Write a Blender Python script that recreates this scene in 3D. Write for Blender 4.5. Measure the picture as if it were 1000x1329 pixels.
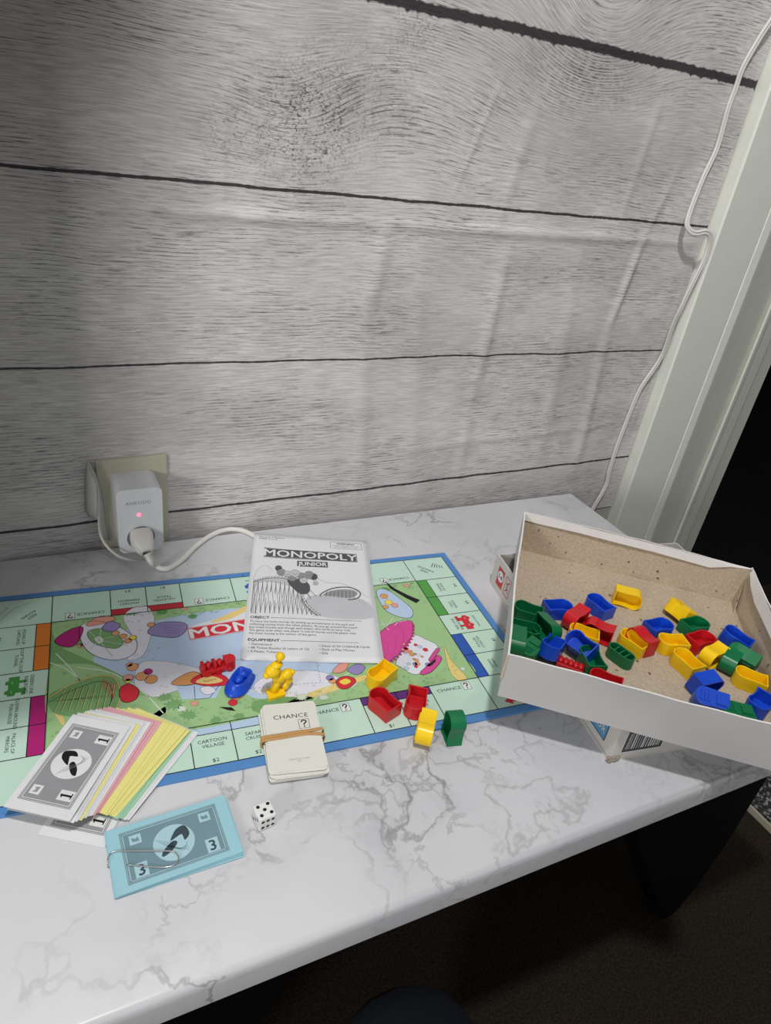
import bpy, bmesh, math, random
from mathutils import Vector, Matrix, geometry
random.seed(7)
sc = bpy.context.scene
for o in list(bpy.data.objects): bpy.data.objects.remove(o)
COL = sc.collection
MM = 0.001
# ------------------------------------------------------------------ camera
YAW, PITCH, ROLL, FPX, CD, CH = 0.543549459, 0.524183693, 0.154021971, 898.983, 668.2204, 450.0
fw = Vector((math.sin(YAW)*math.cos(PITCH), math.cos(YAW)*math.cos(PITCH), -math.sin(PITCH)))
rt0 = Vector((math.cos(YAW), -math.sin(YAW), 0)); up0 = rt0.cross(fw)
rt = rt0*math.cos(ROLL)+up0*math.sin(ROLL); up = -rt0*math.sin(ROLL)+up0*math.cos(ROLL)
CAM = Vector((0, -CD, CH))
cd = bpy.data.cameras.new('camera'); cam = bpy.data.objects.new('camera', cd); COL.objects.link(cam)
m = Matrix((rt, up, -fw)).transposed().to_4x4(); m.translation = CAM*MM; cam.matrix_world = m
cd.sensor_fit = 'VERTICAL'; cd.sensor_height = 36; cd.lens = FPX/1329*36; cd.clip_start = 0.01; cd.clip_end = 50
sc.camera = cam
# ------------------------------------------------------------------ world, lamps, exposure
w = bpy.data.worlds.new('world'); sc.world = w; w.use_nodes = True
w.node_tree.nodes['Background'].inputs[0].default_value = (0.95, 0.98, 1.0, 1)
w.node_tree.nodes['Background'].inputs[1].default_value = 0.35
def lamp(name, kind, loc, power, size, color=(1, 1, 1), target=None):
    l = bpy.data.lights.new(name, kind); l.energy = power; l.color = color
    if kind == 'AREA': l.size = size
    else: l.shadow_soft_size = size
    o = bpy.data.objects.new(name, l); COL.objects.link(o); o.location = Vector(loc)*MM
    if target: o.rotation_euler = (Vector(target)-Vector(loc)).to_track_quat('-Z', 'Y').to_euler()
    return o
lamp('ceiling_bulb', 'POINT', (60, -700, 1600), 55, 0.045, (1.0, 0.985, 0.97))
lamp('side_lamp', 'AREA', (-1400, -1300, 700), 12, 0.30, (1.0, 0.985, 0.96), (350, -150, 100))
sc.view_settings.view_transform = 'Standard'; sc.view_settings.look = 'None'
sc.view_settings.exposure = 0.0; sc.view_settings.gamma = 1; sc.view_settings.use_curve_mapping = False
# ------------------------------------------------------------------ helpers (millimetres in, metres out)
def ray(px, py):
    return rt*((px-500)/FPX) - up*((py-664.5)/FPX) + fw
def atz(px, py, z=0.0):
    d = ray(px, py); return CAM + d*((z-CAM.z)/d.z)
def aty(px, py, y=0.0):
    d = ray(px, py); return CAM + d*((y-CAM.y)/d.y)
def srgb(r, g, b):
    f = lambda c: (c/255/12.92) if c/255 <= .04045 else ((c/255+.055)/1.055)**2.4
    return (f(r), f(g), f(b), 1)
MATS = {}
def mat(name, rgb, rough=.5, spec=.5, var=.04, scale=60, bump=0, sub=0):
    if name in MATS: return MATS[name]
    m = bpy.data.materials.new(name); m.use_nodes = True; nt = m.node_tree; b = nt.nodes['Principled BSDF']
    c = srgb(*rgb)
    tc = nt.nodes.new('ShaderNodeTexCoord'); n = nt.nodes.new('ShaderNodeTexNoise'); n.inputs['Scale'].default_value = scale
    n.inputs['Detail'].default_value = 4
    mx = nt.nodes.new('ShaderNodeMix'); mx.data_type = 'RGBA'
    mx.inputs[6].default_value = [min(1, v*(1-var*2)) for v in c[:3]]+[1]; mx.inputs[7].default_value = [min(1, v*(1+var*2)) for v in c[:3]]+[1]
    nt.links.new(tc.outputs['Object'], n.inputs['Vector']); nt.links.new(n.outputs['Fac'], mx.inputs[0]); nt.links.new(mx.outputs[2], b.inputs['Base Color'])
    b.inputs['Roughness'].default_value = rough; b.inputs['Specular IOR Level'].default_value = spec
    if bump:
        bp = nt.nodes.new('ShaderNodeBump'); bp.inputs['Strength'].default_value = bump; bp.inputs['Distance'].default_value = .0004
        nt.links.new(n.outputs['Fac'], bp.inputs['Height']); nt.links.new(bp.outputs['Normal'], b.inputs['Normal'])
    if sub: b.inputs['Subsurface Weight'].default_value = sub; b.inputs['Subsurface Scale'].default_value = .003
    MATS[name] = m; return m
class MB:
    def __init__(s): s.v = []; s.f = []; s.m = []; s.mats = []
    def mi(s, m):
        if m not in s.mats: s.mats.append(m)
        return s.mats.index(m)
    def add(s, vs, fs, m):
        k = len(s.v); s.v += [tuple(v) for v in vs]; i = s.mi(m)
        for f in fs: s.f.append(tuple(k+a for a in f)); s.m.append(i)
    def box(s, a, b, m, M=None):
        x0, y0, z0 = a; x1, y1, z1 = b
        vs = [Vector(p) for p in [(x0,y0,z0),(x1,y0,z0),(x1,y1,z0),(x0,y1,z0),(x0,y0,z1),(x1,y0,z1),(x1,y1,z1),(x0,y1,z1)]]
        if M is not None: vs = [M @ v for v in vs]
        s.add(vs, [(0,3,2,1),(4,5,6,7),(0,1,5,4),(1,2,6,5),(2,3,7,6),(3,0,4,7)], m)
    def prism(s, pts, z0, z1, m, M=None, cap=(1, 1), mtop=None):
        n = len(pts); A = sum(pts[i][0]*pts[(i+1)%n][1]-pts[(i+1)%n][0]*pts[i][1] for i in range(n))
        if A < 0: pts = pts[::-1]
        vs = [Vector((p[0], p[1], z0)) for p in pts]+[Vector((p[0], p[1], z1)) for p in pts]
        if M is not None: vs = [M @ v for v in vs]
        s.add(vs, [(i, (i+1)%n, n+(i+1)%n, n+i) for i in range(n)], m)
        if cap[1]: s.add(vs[n:], [tuple(range(n))], mtop or m)
        if cap[0]: s.add(vs[:n], [tuple(range(n))[::-1]], m)
    def tube(s, pts, r, m, n=8, flat=1.0, upv=None):
        P = [Vector(p) for p in pts]; k0 = len(s.v); rings = []
        prev = None
        for i, p in enumerate(P):
            t = (P[min(i+1, len(P)-1)]-P[max(i-1, 0)]).normalized()
            if upv is not None: a = Vector(upv)
            elif prev is None: a = Vector((0, 0, 1)) if abs(t.z) < .9 else Vector((1, 0, 0))
            else: a = prev
            a = (a - t*a.dot(t)).normalized(); prev = a; b = t.cross(a)
            rr = r[i] if isinstance(r, (list, tuple)) else r
            rings.append([p + a*math.cos(2*math.pi*j/n)*rr*flat + b*math.sin(2*math.pi*j/n)*rr for j in range(n)])
        vs = [v for R in rings for v in R]; fs = []
        for i in range(len(P)-1):
            for j in range(n):
                fs.append((i*n+j, i*n+(j+1)%n, (i+1)*n+(j+1)%n, (i+1)*n+j))
        fs.append(tuple(range(n))[::-1]); fs.append(tuple((len(P)-1)*n+j for j in range(n)))
        s.add(vs, fs, m)
    def sphere(s, c, r, m, nu=14, nv=9, M=None):
        rx, ry, rz = r if isinstance(r, (tuple, list)) else (r, r, r)
        vs = [Vector((c[0], c[1], c[2]+rz))]
        for i in range(1, nv):
            a = math.pi*i/nv
            for j in range(nu):
                b = 2*math.pi*j/nu; vs.append(Vector((c[0]+rx*math.sin(a)*math.cos(b), c[1]+ry*math.sin(a)*math.sin(b), c[2]+rz*math.cos(a))))
        vs.append(Vector((c[0], c[1], c[2]-rz)))
        if M is not None: vs = [M @ v for v in vs]
        fs = [(0, 1+j, 1+(j+1)%nu) for j in range(nu)]
        for i in range(nv-2):
            for j in range(nu): fs.append((1+i*nu+j, 1+(i+1)*nu+j, 1+(i+1)*nu+(j+1)%nu, 1+i*nu+(j+1)%nu))
        k = 1+(nv-2)*nu; e = len(vs)-1
        fs += [(k+j, e, k+(j+1)%nu) for j in range(nu)]
        s.add(vs, fs, m)
    def build(s, name, parent=None, smooth=False, bevel=0, seg=2):
        me = bpy.data.meshes.new(name); me.from_pydata([(v[0]*MM, v[1]*MM, v[2]*MM) for v in s.v], [], s.f)
        for m in s.mats: me.materials.append(m)
        me.polygons.foreach_set('material_index', s.m)
        if smooth: me.shade_smooth()
        me.update(); o = bpy.data.objects.new(name, me); COL.objects.link(o)
        if parent: o.parent = parent
        if bevel:
            b = o.modifiers.new('bevel', 'BEVEL'); b.width = bevel*MM; b.segments = seg; b.limit_method = 'ANGLE'; b.angle_limit = math.radians(40)
            if smooth: me.shade_smooth()
            b.harden_normals = False
        return o
def smooth_by_angle(o, a=40):
    me = o.data
    bm = bmesh.new(); bm.from_mesh(me); bmesh.ops.remove_doubles(bm, verts=bm.verts, dist=1e-6)
    for e in bm.edges:
        e.smooth = not (len(e.link_faces) == 2 and e.calc_face_angle(0) > math.radians(a))
    for f in bm.faces: f.smooth = True
    bm.to_mesh(me); bm.free()
def tag(o, label=None, cat=None, group=None, kind=None):
    if label: o['label'] = label
    if cat: o['category'] = cat
    if group: o['group'] = group
    if kind: o['kind'] = kind
    return o
def thing(name, label, cat, loc=(0, 0, 0), rz=0, group=None, rot=None):
    o = bpy.data.objects.new(name, None); o.empty_display_size = .01; COL.objects.link(o)
    o.location = Vector(loc)*MM; o.rotation_euler = rot if rot else (0, 0, rz)
    return tag(o, label, cat, group)
def dup(root, loc=None, rot=None, label=None):
    r = root.copy(); COL.objects.link(r)
    if loc is not None: r.location = Vector(loc)*MM
    if rot is not None: r.rotation_euler = rot
    if label: r['label'] = label
    for ch in root.children:
        c = ch.copy(); COL.objects.link(c); c.parent = r
        for g in ch.children:
            d = g.copy(); COL.objects.link(d); d.parent = c
    return r
def spline(pts, n=8):
    P = [Vector(p) for p in pts]; P = [P[0]*2-P[1]]+P+[P[-1]*2-P[-2]]; out = []
    for i in range(1, len(P)-2):
        for k in range(n):
            t = k/n; a, b, c, d = P[i-1], P[i], P[i+1], P[i+2]
            out.append(.5*((2*b)+(c-a)*t+(2*a-5*b+4*c-d)*t*t+(3*b-a-3*c+d)*t**3))
    out.append(P[-2]); return out
def smooth2(pts, n=5, closed=True):
    N = len(pts); out = []
    for i in range(N if closed else N-1):
        g = lambda j: pts[j % N] if closed else pts[max(0, min(N-1, j))]
        a, b, c, d = g(i-1), g(i), g(i+1), g(i+2)
        for k in range(n):
            t = k/n
            out.append(tuple(.5*((2*b[q])+(c[q]-a[q])*t+(2*a[q]-5*b[q]+4*c[q]-d[q])*t*t+(3*b[q]-a[q]-3*c[q]+d[q])*t**3) for q in (0, 1)))
    if not closed: out.append(pts[-1])
    return out
# flat print: thin ink polygons laid on a surface
TXT = {}
def text_geo(s, sp=1.0, bold=0.0):
    k = (s, sp, bold)
    if k in TXT: return TXT[k]
    cu = bpy.data.curves.new('lettering', 'FONT'); cu.body = s; cu.size = 1; cu.space_character = sp
    cu.resolution_u = 2; cu.fill_mode = 'FRONT'
    ob = bpy.data.objects.new('lettering', cu)
    me = ob.to_mesh(); v = [(p.co.x, p.co.y) for p in me.vertices]; f = [tuple(p.vertices) for p in me.polygons]
    ob.to_mesh_clear(); bpy.data.objects.remove(ob); bpy.data.curves.remove(cu)
    TXT[k] = (v, f); return TXT[k]
class Ink:
    """2-D artwork; to3 maps (x, y) of the artwork to a local 3-D point at height h above the paper"""
    def __init__(s, to3, step=.03): s.mb = MB(); s.to3 = to3; s.step = step
    def poly(s, pts, m, lay=1):
        n = len(pts); A = sum(pts[i][0]*pts[(i+1)%n][1]-pts[(i+1)%n][0]*pts[i][1] for i in range(n))
        tr = geometry.tessellate_polygon([[Vector((p[0], p[1], 0)) for p in pts]])
        V = [s.to3(p[0], p[1], lay*s.step) for p in pts]; F = []
        for t in tr:
            a, b, c = (V[i] for i in t); 
            F.append(t)
        s.mb.add(V, F, m)
    def rect(s, x0, y0, x1, y1, m, lay=1): s.poly([(x0, y0), (x1, y0), (x1, y1), (x0, y1)], m, lay)
    def line(s, pts, wd, m, lay=2, closed=False):
        N = len(pts); V = []; F = []
        P = [Vector((p[0], p[1])) for p in pts]
        for i in range(N):
            if closed: a, b = P[i-1], P[(i+1) % N]
            else: a, b = P[max(0, i-1)], P[min(N-1, i+1)]
            t = (b-a); t = t.normalized() if t.length > 1e-9 else Vector((1, 0)); nrm = Vector((-t.y, t.x))*wd/2
            for q in (P[i]+nrm, P[i]-nrm): V.append(s.to3(q.x, q.y, lay*s.step))
        for i in range(N if closed else N-1):
            j = (i+1) % N; F.append((2*i, 2*i+1, 2*j+1, 2*j))
        s.mb.add(V, F, m)
    def circle(s, x, y, r, m, lay=1, n=20, ry=None, rot=0, arc=None):
        ry = ry or r; c, d = math.cos(rot), math.sin(rot); pts = []
        for i in range(n):
            a = 2*math.pi*i/n; X, Y = r*math.cos(a), ry*math.sin(a); pts.append((x+c*X-d*Y, y+d*X+c*Y))
        s.poly(pts, m, lay); return pts
    def ring(s, x, y, r, wd, m, lay=2, n=24, ry=None, rot=0):
        ry = ry or r; c, d = math.cos(rot), math.sin(rot); pts = []
        for i in range(n):
            a = 2*math.pi*i/n; X, Y = r*math.cos(a), ry*math.sin(a); pts.append((x+c*X-d*Y, y+d*X+c*Y))
        s.line(pts, wd, m, lay, True)
    def frame(s, x0, y0, x1, y1, wd, m, lay=2):
        s.rect(x0, y0, x1, y0+wd, m, lay); s.rect(x0, y1-wd, x1, y1, m, lay); s.rect(x0, y0, x0+wd, y1, m, lay); s.rect(x1-wd, y0, x1, y1, m, lay)
    def text(s, t, x, y, size, m, rot=0, lay=3, align='c', sp=1.0, bold=0.0, xs=1.0, flip=False):
        if t == '?':
            c, d = math.cos(rot), math.sin(rot); pts = smooth2([(-.2, .17), (-.17, .30), (0, .37), (.18, .28), (.17, .12), (.02, 0), (.0, -.14)], 5, False)
            L = lambda q: (x+(c*q[0]-d*q[1])*size, y+(d*q[0]+c*q[1])*size)
            s.line([L(q) for q in pts], size*.12, m, lay); q = L((0, -.31)); s.circle(q[0], q[1], size*.075, m, lay, 10); return
        if t == '1':
            L = lambda q: (x+q[0]*size, y+q[1]*size)
            s.poly([L(q) for q in ((-.07, -.36), (.08, -.36), (.08, .37), (.0, .37), (-.17, .27), (-.17, .2), (-.07, .23))], m, lay); s.poly([L(q) for q in ((-.2, -.38), (.21, -.38), (.21, -.3), (-.2, -.3))], m, lay+1); return
        for li, ln in enumerate(t.split('\n')):
            v, f = text_geo(ln, sp, bold)
            if not v: continue
            x0 = min(p[0] for p in v); x1 = max(p[0] for p in v); wv = x1-x0
            ox = -(x0+x1)/2 if align == 'c' else (-x0 if align == 'l' else -x1)
            c, d = math.cos(rot), math.sin(rot); V = []
            for (bx, by) in ([(0, 0)] if not bold else [(-bold, 0), (bold, 0), (0, bold), (0, -bold)]):
                V = []
                for p in v:
                    X = (p[0]+ox+bx)*size*xs; Y = (p[1]-.35+by)*size - li*size*1.05
                    V.append(s.to3(x+c*X-d*Y, y+d*X+c*Y, (lay+(bx+2*by)*4)*s.step))
                s.mb.add(V, f, m)
    def build(s, name, parent, fix=True):
        o = s.mb.build(name, parent)
        bm = bmesh.new(); bm.from_mesh(o.data)
        for f in bm.faces:
            f.normal_update()
            if f.normal.z < 0 and fix: f.normal_flip()
        bm.to_mesh(o.data); bm.free(); return o
# node helper for the big procedural surfaces
class NT:
    def __init__(s, name):
        s.m = bpy.data.materials.new(name); s.m.use_nodes = True; s.t = s.m.node_tree; s.b = s.t.nodes['Principled BSDF']
        tc = s.t.nodes.new('ShaderNodeTexCoord'); s.co = tc.outputs['Object']
        sx = s.t.nodes.new('ShaderNodeSeparateXYZ'); s.t.links.new(s.co, sx.inputs[0]); s.x, s.y, s.z = sx.outputs
    def put(s, sock, v):
        if hasattr(v, 'links') or isinstance(v, bpy.types.NodeSocket): s.t.links.new(v, sock)
        else: sock.default_value = v
    def M(s, op, a, b=0.0, c=0.0, clamp=False):
        n = s.t.nodes.new('ShaderNodeMath'); n.operation = op; n.use_clamp = clamp
        s.put(n.inputs[0], a); s.put(n.inputs[1], b); s.put(n.inputs[2], c); return n.outputs[0]
    def V(s, x, y, z):
        n = s.t.nodes.new('ShaderNodeCombineXYZ'); s.put(n.inputs[0], x); s.put(n.inputs[1], y); s.put(n.inputs[2], z); return n.outputs[0]
    def noise(s, v, scale=1.0, detail=3.0, rough=.5, dist=0.0, dim='3D'):
        n = s.t.nodes.new('ShaderNodeTexNoise'); n.noise_dimensions = dim; s.put(n.inputs['Vector'], v)
        n.inputs['Scale'].default_value = scale; n.inputs['Detail'].default_value = detail; n.inputs['Roughness'].default_value = rough; n.inputs['Distortion'].default_value = dist
        return n.outputs['Fac']
    def ramp(s, f, a, b, lo=0.0, hi=1.0):
        n = s.t.nodes.new('ShaderNodeMapRange'); n.interpolation_type = 'SMOOTHSTEP'; s.put(n.inputs[0], f)
        n.inputs[1].default_value = a; n.inputs[2].default_value = b; n.inputs[3].default_value = lo; n.inputs[4].default_value = hi; return n.outputs[0]
    def mix(s, f, a, b):
        n = s.t.nodes.new('ShaderNodeMix'); n.data_type = 'RGBA'; s.put(n.inputs[0], f); s.put(n.inputs[6], a); s.put(n.inputs[7], b); return n.outputs[2]
    def gauss(s, X, x0, sx, Z, z0, sz):
        a = s.M('DIVIDE', s.M('SUBTRACT', X, x0), sx); b = s.M('DIVIDE', s.M('SUBTRACT', Z, z0), sz)
        return s.M('EXPONENT', s.M('MULTIPLY', s.M('ADD', s.M('MULTIPLY', a, a), s.M('MULTIPLY', b, b)), -1.0))
    def bump(s, h, strength, dist):
        n = s.t.nodes.new('ShaderNodeBump'); n.inputs['Strength'].default_value = strength; n.inputs['Distance'].default_value = dist
        s.put(n.inputs['Height'], h); s.t.links.new(n.outputs[0], s.b.inputs['Normal'])
    def color(s, c): s.put(s.b.inputs['Base Color'], c)

# ------------------------------------------------------------------ big materials
YW = 14.0
def fabric_mat():
    n = NT('plank_print_fabric'); x = n.M('MULTIPLY', n.x, 1000.0); z = n.M('MULTIPLY', n.z, 1000.0)
    wob = n.noise(n.V(n.M('MULTIPLY', x, .004), 0.0, n.M('MULTIPLY', z, .004)), 1.0, 2.0)
    zz = n.M('ADD', z, n.M('MULTIPLY', n.M('SUBTRACT', wob, .5), 26.0))
    # grain bends round the knots
    for (x0, sx, z0, sz, A) in ((585, 95, 545, 75, 60), (365, 110, 470, 55, -22), (250, 60, 430, 50, 20), (700, 90, 720, 60, 55)):
        zz = n.M('ADD', zz, n.M('MULTIPLY', n.gauss(x, x0, sx, z, z0, sz), float(A)))
    fine = n.noise(n.V(n.M('MULTIPLY', x, .035), 0.0, n.M('MULTIPLY', zz, .85)), 1.0, 3.0, .6)
    dash = n.noise(n.V(n.M('MULTIPLY', x, .028), 7.0, n.M('MULTIPLY', zz, .62)), 1.0, 5.0, .72)
    patch = n.noise(n.V(n.M('MULTIPLY', x, .006), 3.0, n.M('MULTIPLY', z, .014)), 1.0, 3.0, .6)
    blot = n.noise(n.V(n.M('MULTIPLY', x, .004), 9.0, n.M('MULTIPLY', z, .012)), 1.0, 4.0, .6)
    dash_m = n.M('MULTIPLY', n.ramp(dash, .55, .63), n.ramp(patch, .38, .62, .25, 1.0))
    knot = n.gauss(x, 565.0, 75.0, z, 505.0, 32.0)
    saw = n.M('SINE', n.M('MULTIPLY', zz, 1.35))
    ringm = n.M('MULTIPLY', n.M('MULTIPLY', n.ramp(saw, .1, .9), knot), n.ramp(n.noise(n.V(n.M('MULTIPLY', x, .15), 1.0, n.M('MULTIPLY', z, .15)), 1.0, 2.0), .35, .6))
    saw2 = n.M('SINE', n.M('MULTIPLY', n.M('ADD', zz, n.M('MULTIPLY', fine, 2.0)), 1.75))
    lines = n.M('MULTIPLY', n.ramp(saw2, .55, 1.0), n.M('MULTIPLY', n.M('MULTIPLY', n.ramp(patch, .36, .62), n.ramp(n.noise(n.V(n.M('MULTIPLY', x, .05), 6.0, n.M('MULTIPLY', zz, .5)), 1.0, 3.0, .7), .42, .58)), .75))
    # crackled paint
    vor = n.t.nodes.new('ShaderNodeTexVoronoi'); vor.feature = 'DISTANCE_TO_EDGE'
    n.put(vor.inputs['Vector'], n.V(n.M('ADD', n.M('MULTIPLY', n.M('ADD', x, n.M('MULTIPLY', n.noise(n.V(n.M('MULTIPLY', x, .2), 0.0, n.M('MULTIPLY', z, .2)), 1.0, 3.0), 9.0)), .22), n.M('MULTIPLY', wob, 3.0)), 0.0, n.M('MULTIPLY', n.M('ADD', z, n.M('MULTIPLY', fine, 9.0)), .42))); vor.inputs['Scale'].default_value = 1.0
    cr = n.ramp(vor.outputs['Distance'], .03, .14, 1.0, 0.0)
    crm = n.M('ADD', n.M('MULTIPLY', n.gauss(x, 262.0, 46.0, z, 425.0, 46.0), 1.5), n.M('ADD', n.M('MULTIPLY', n.gauss(x, 190.0, 24.0, z, 412.0, 24.0), .6), n.M('ADD', n.M('MULTIPLY', n.gauss(x, 335.0, 60.0, z, 460.0, 55.0), .45), n.M('MULTIPLY', n.gauss(x, 365.0, 22.0, z, 520.0, 30.0), .7))))
    brk = n.M('MULTIPLY', n.ramp(n.noise(n.V(n.M('MULTIPLY', x, .06), 4.0, n.M('MULTIPLY', z, .09)), 1.0, 4.0, .8), .36, .56), n.ramp(n.noise(n.V(n.M('MULTIPLY', x, .22), 8.0, n.M('MULTIPLY', z, .5)), 1.0, 2.0, .7), .42, .56))
    crk = n.M('MULTIPLY', n.M('MULTIPLY', cr, crm, clamp=True), brk)
    base = n.mix(n.ramp(blot, .35, .68), srgb(234, 231, 229), srgb(214, 210, 210))
    c = n.mix(n.M('MULTIPLY', n.ramp(fine, .36, .62), .34), base, srgb(126, 120, 121))
    c = n.mix(n.M('MULTIPLY', dash_m, .78), c, srgb(74, 68, 72))
    c = n.mix(lines, c, srgb(80, 74, 78))
    c = n.mix(n.M('MULTIPLY', ringm, .8), c, srgb(60, 54, 58))
    c = n.mix(n.M('MULTIPLY', crk, .85), c, srgb(52, 46, 50))
    # dark joints between the printed planks
    ln = n.noise(n.V(n.M('MULTIPLY', x, .012), 2.0, 0.0), 1.0, 3.0); ln2 = n.noise(n.V(n.M('MULTIPLY', x, .12), 5.0, 0.0), 1.0, 3.0)
    for (z0, half, rag) in JOINTS:
        zc = n.M('ADD', z0, n.M('MULTIPLY', n.M('SUBTRACT', ln, .5), 6.0))
        dz = n.M('SUBTRACT', z, zc); hw = n.M('MULTIPLY', half, n.ramp(ln2, .2, .8, .75, 1.3))
        if rag: hw = n.M('ADD', hw, n.M('MULTIPLY', n.ramp(ln2, .55, .75), n.M('MULTIPLY', n.ramp(dz, 1.0, -1.0), rag)))
        f = n.M('SUBTRACT', 1.0, n.ramp(n.M('DIVIDE', n.M('ABSOLUTE', dz), hw), .75, 1.15))
        c = n.mix(n.M('MULTIPLY', f, .93), c, srgb(40, 32, 38))
    n.color(c); n.b.inputs['Roughness'].default_value = .62; n.b.inputs['Specular IOR Level'].default_value = .25
    wv = n.noise(n.co, 900.0, 1.0); n.bump(wv, .12, .0004)
    return n.m
def jz(px, py): return aty(px, py, YW).z
JOINTS = [(jz(150, 672), 1.5, 0), (jz(440, 465), 1.1, 0), (jz(497, 257), 1.5, 0), (jz(700, 45), 4.6, 2.5)]
def marble_mat():
    n = NT('marble_vinyl'); v = n.co
    d1 = n.t.nodes.new('ShaderNodeTexNoise'); n.put(d1.inputs['Vector'], v); d1.inputs['Scale'].default_value = 9; d1.inputs['Detail'].default_value = 5
    def warp(amt, src):
        a = n.t.nodes.new('ShaderNodeVectorMath'); a.operation = 'MULTIPLY_ADD'
        n.put(a.inputs[0], src); a.inputs[1].default_value = (amt,)*3; n.put(a.inputs[2], v); return a.outputs[0]
    wv = warp(.10, d1.outputs['Color'])
    def ridge(vec, sc, det, wdt, seed):
        o = n.t.nodes.new('ShaderNodeVectorMath'); o.operation = 'ADD'; n.put(o.inputs[0], vec); o.inputs[1].default_value = (seed, seed*1.7, 0)
        f = n.noise(o.outputs[0], sc, det, .55); return n.ramp(n.M('ABSOLUTE', n.M('SUBTRACT', f, .5)), 0.0, wdt, 1.0, 0.0)
    m1 = n.ramp(n.noise(v, 4.5, 3.0), .43, .60); m2 = n.ramp(n.noise(wv, 7.0, 2.0), .45, .6)
    r1 = n.M('MULTIPLY', ridge(wv, 5.2, 6.0, .010, 3.1), m1)
    r2 = n.M('MULTIPLY', ridge(wv, 9.0, 5.0, .018, 8.4), m2)
    r3 = n.M('MULTIPLY', ridge(wv, 5.2, 5.0, .08, 3.1), n.M('MULTIPLY', m1, n.ramp(n.noise(wv, 22.0, 5.0, .7), .42, .66)))
    r4 = n.M('MULTIPLY', ridge(wv, 26.0, 5.0, .03, 1.4), n.M('MULTIPLY', m1, m2))
    cloud = n.ramp(n.noise(wv, 6.0, 4.0), .35, .75)
    c = n.mix(cloud, srgb(211, 211, 214), srgb(196, 196, 200))
    c = n.mix(n.M('MULTIPLY', r3, .34), c, srgb(140, 138, 142))
    c = n.mix(n.M('MULTIPLY', r4, .45), c, srgb(125, 122, 124))
    c = n.mix(n.M('MULTIPLY', r2, .34), c, srgb(126, 122, 124))
    c = n.mix(n.M('MULTIPLY', r1, .55), c, srgb(108, 104, 106))
    n.color(c); n.b.inputs['Roughness'].default_value = .33; n.b.inputs['Specular IOR Level'].default_value = .4
    n.bump(n.noise(v, 30.0, 2.0), .06, .002)
    return n.m
def carpet_mat(name, a, b, c2, s=900.0):
    n = NT(name); f = n.noise(n.co, s*.35, 4.0, .8); g = n.noise(n.co, s, 2.0)
    c = n.mix(n.ramp(f, .35, .65), srgb(*a), srgb(*b)); c = n.mix(n.ramp(g, .6, .72), c, srgb(*c2)); n.color(c)
    n.b.inputs['Roughness'].default_value = 1.0; n.b.inputs['Specular IOR Level'].default_value = .05; n.bump(f, .9, .004); return n.m
def card_mat():
    n = NT('raw_chipboard'); f = n.noise(n.co, 420.0, 5.0, .75); g = n.noise(n.co, 22.0, 3.0)
    sp = n.ramp(n.noise(n.co, 200.0, 0.0), .80, .82)
    c = n.mix(n.ramp(f, .3, .7), srgb(177, 160, 139), srgb(205, 190, 168)); c = n.mix(n.M('MULTIPLY', g, .25), c, srgb(158, 142, 122)); c = n.mix(sp, c, srgb(110, 92, 74))
    n.color(c); n.b.inputs['Roughness'].default_value = .95; n.b.inputs['Specular IOR Level'].default_value = .15; n.bump(f, .35, .0006); return n.m
FAB = fabric_mat(); MARB = marble_mat(); RAW = card_mat()
CARPET = carpet_mat('brown_carpet', (38, 33, 28), (62, 54, 46), (86, 76, 64))
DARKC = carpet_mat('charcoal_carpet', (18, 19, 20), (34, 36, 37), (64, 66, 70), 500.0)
WHITEP = mat('gloss_white_paint', (232, 234, 224), .38, .4, .02, 40)
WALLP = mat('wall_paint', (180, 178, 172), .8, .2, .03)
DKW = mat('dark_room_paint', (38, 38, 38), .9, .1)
DKWOOD = mat('black_brown_wood', (11, 8, 12), .6, .12, .15, 30)
BLK = mat('black_ink', (24, 24, 26), .6, .3); DGR = mat('dark_grey_ink', (86, 86, 90), .6, .3); MGR = mat('mid_grey_ink', (150, 150, 154), .6, .3); LGR = mat('light_grey_ink', (196, 196, 200), .6, .3)
WHT = mat('white_ink', (226, 228, 228), .6, .3)

# ------------------------------------------------------------------ setting
FZ = -400.0
def st(name, fn, **k):
    m = MB(); fn(m); o = m.build(name, **k); tag(o, kind='structure'); return o
XD0 = 1064.0; XD1 = 1850.0
st('floor', lambda m: m.box((-2500, -3500, FZ-20), (2500, 60, FZ), CARPET))
def backw(m):
    m.box((-2500, YW, FZ), (940, YW+120, 2000), WALLP); m.box((XD1, YW, FZ), (2500, YW+120, 2000), WALLP); m.box((940, YW, 1650), (XD1, YW+120, 2000), WALLP)
st('wall_back', backw)
st('shade_block_left', lambda m: (m.box((-400, -150, FZ), (-102, YW-.5, 520), WALLP), m.box((-400, -380, 520.2), (100, -7, 1250), WALLP)))  # out-of-view block added to cast shade over the left of the backdrop
st('shade_wall_right', lambda m: m.box((1900, -3500, FZ), (2000, YW-1, 2000), mat('shade_wall_paint', (120, 116, 110), .9, .1)))  # unseen darkish wall added to cut ambient light from the right
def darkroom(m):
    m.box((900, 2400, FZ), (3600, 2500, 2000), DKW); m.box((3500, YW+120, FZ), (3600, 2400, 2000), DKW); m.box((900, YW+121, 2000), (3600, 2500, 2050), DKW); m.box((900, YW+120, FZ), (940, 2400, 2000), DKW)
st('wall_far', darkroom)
st('floor_far', lambda m: m.box((XD0-20, 60, FZ-20), (3600, 2500, FZ), DARKC))  # charcoal carpet floor of the dark room past the doorway
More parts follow.
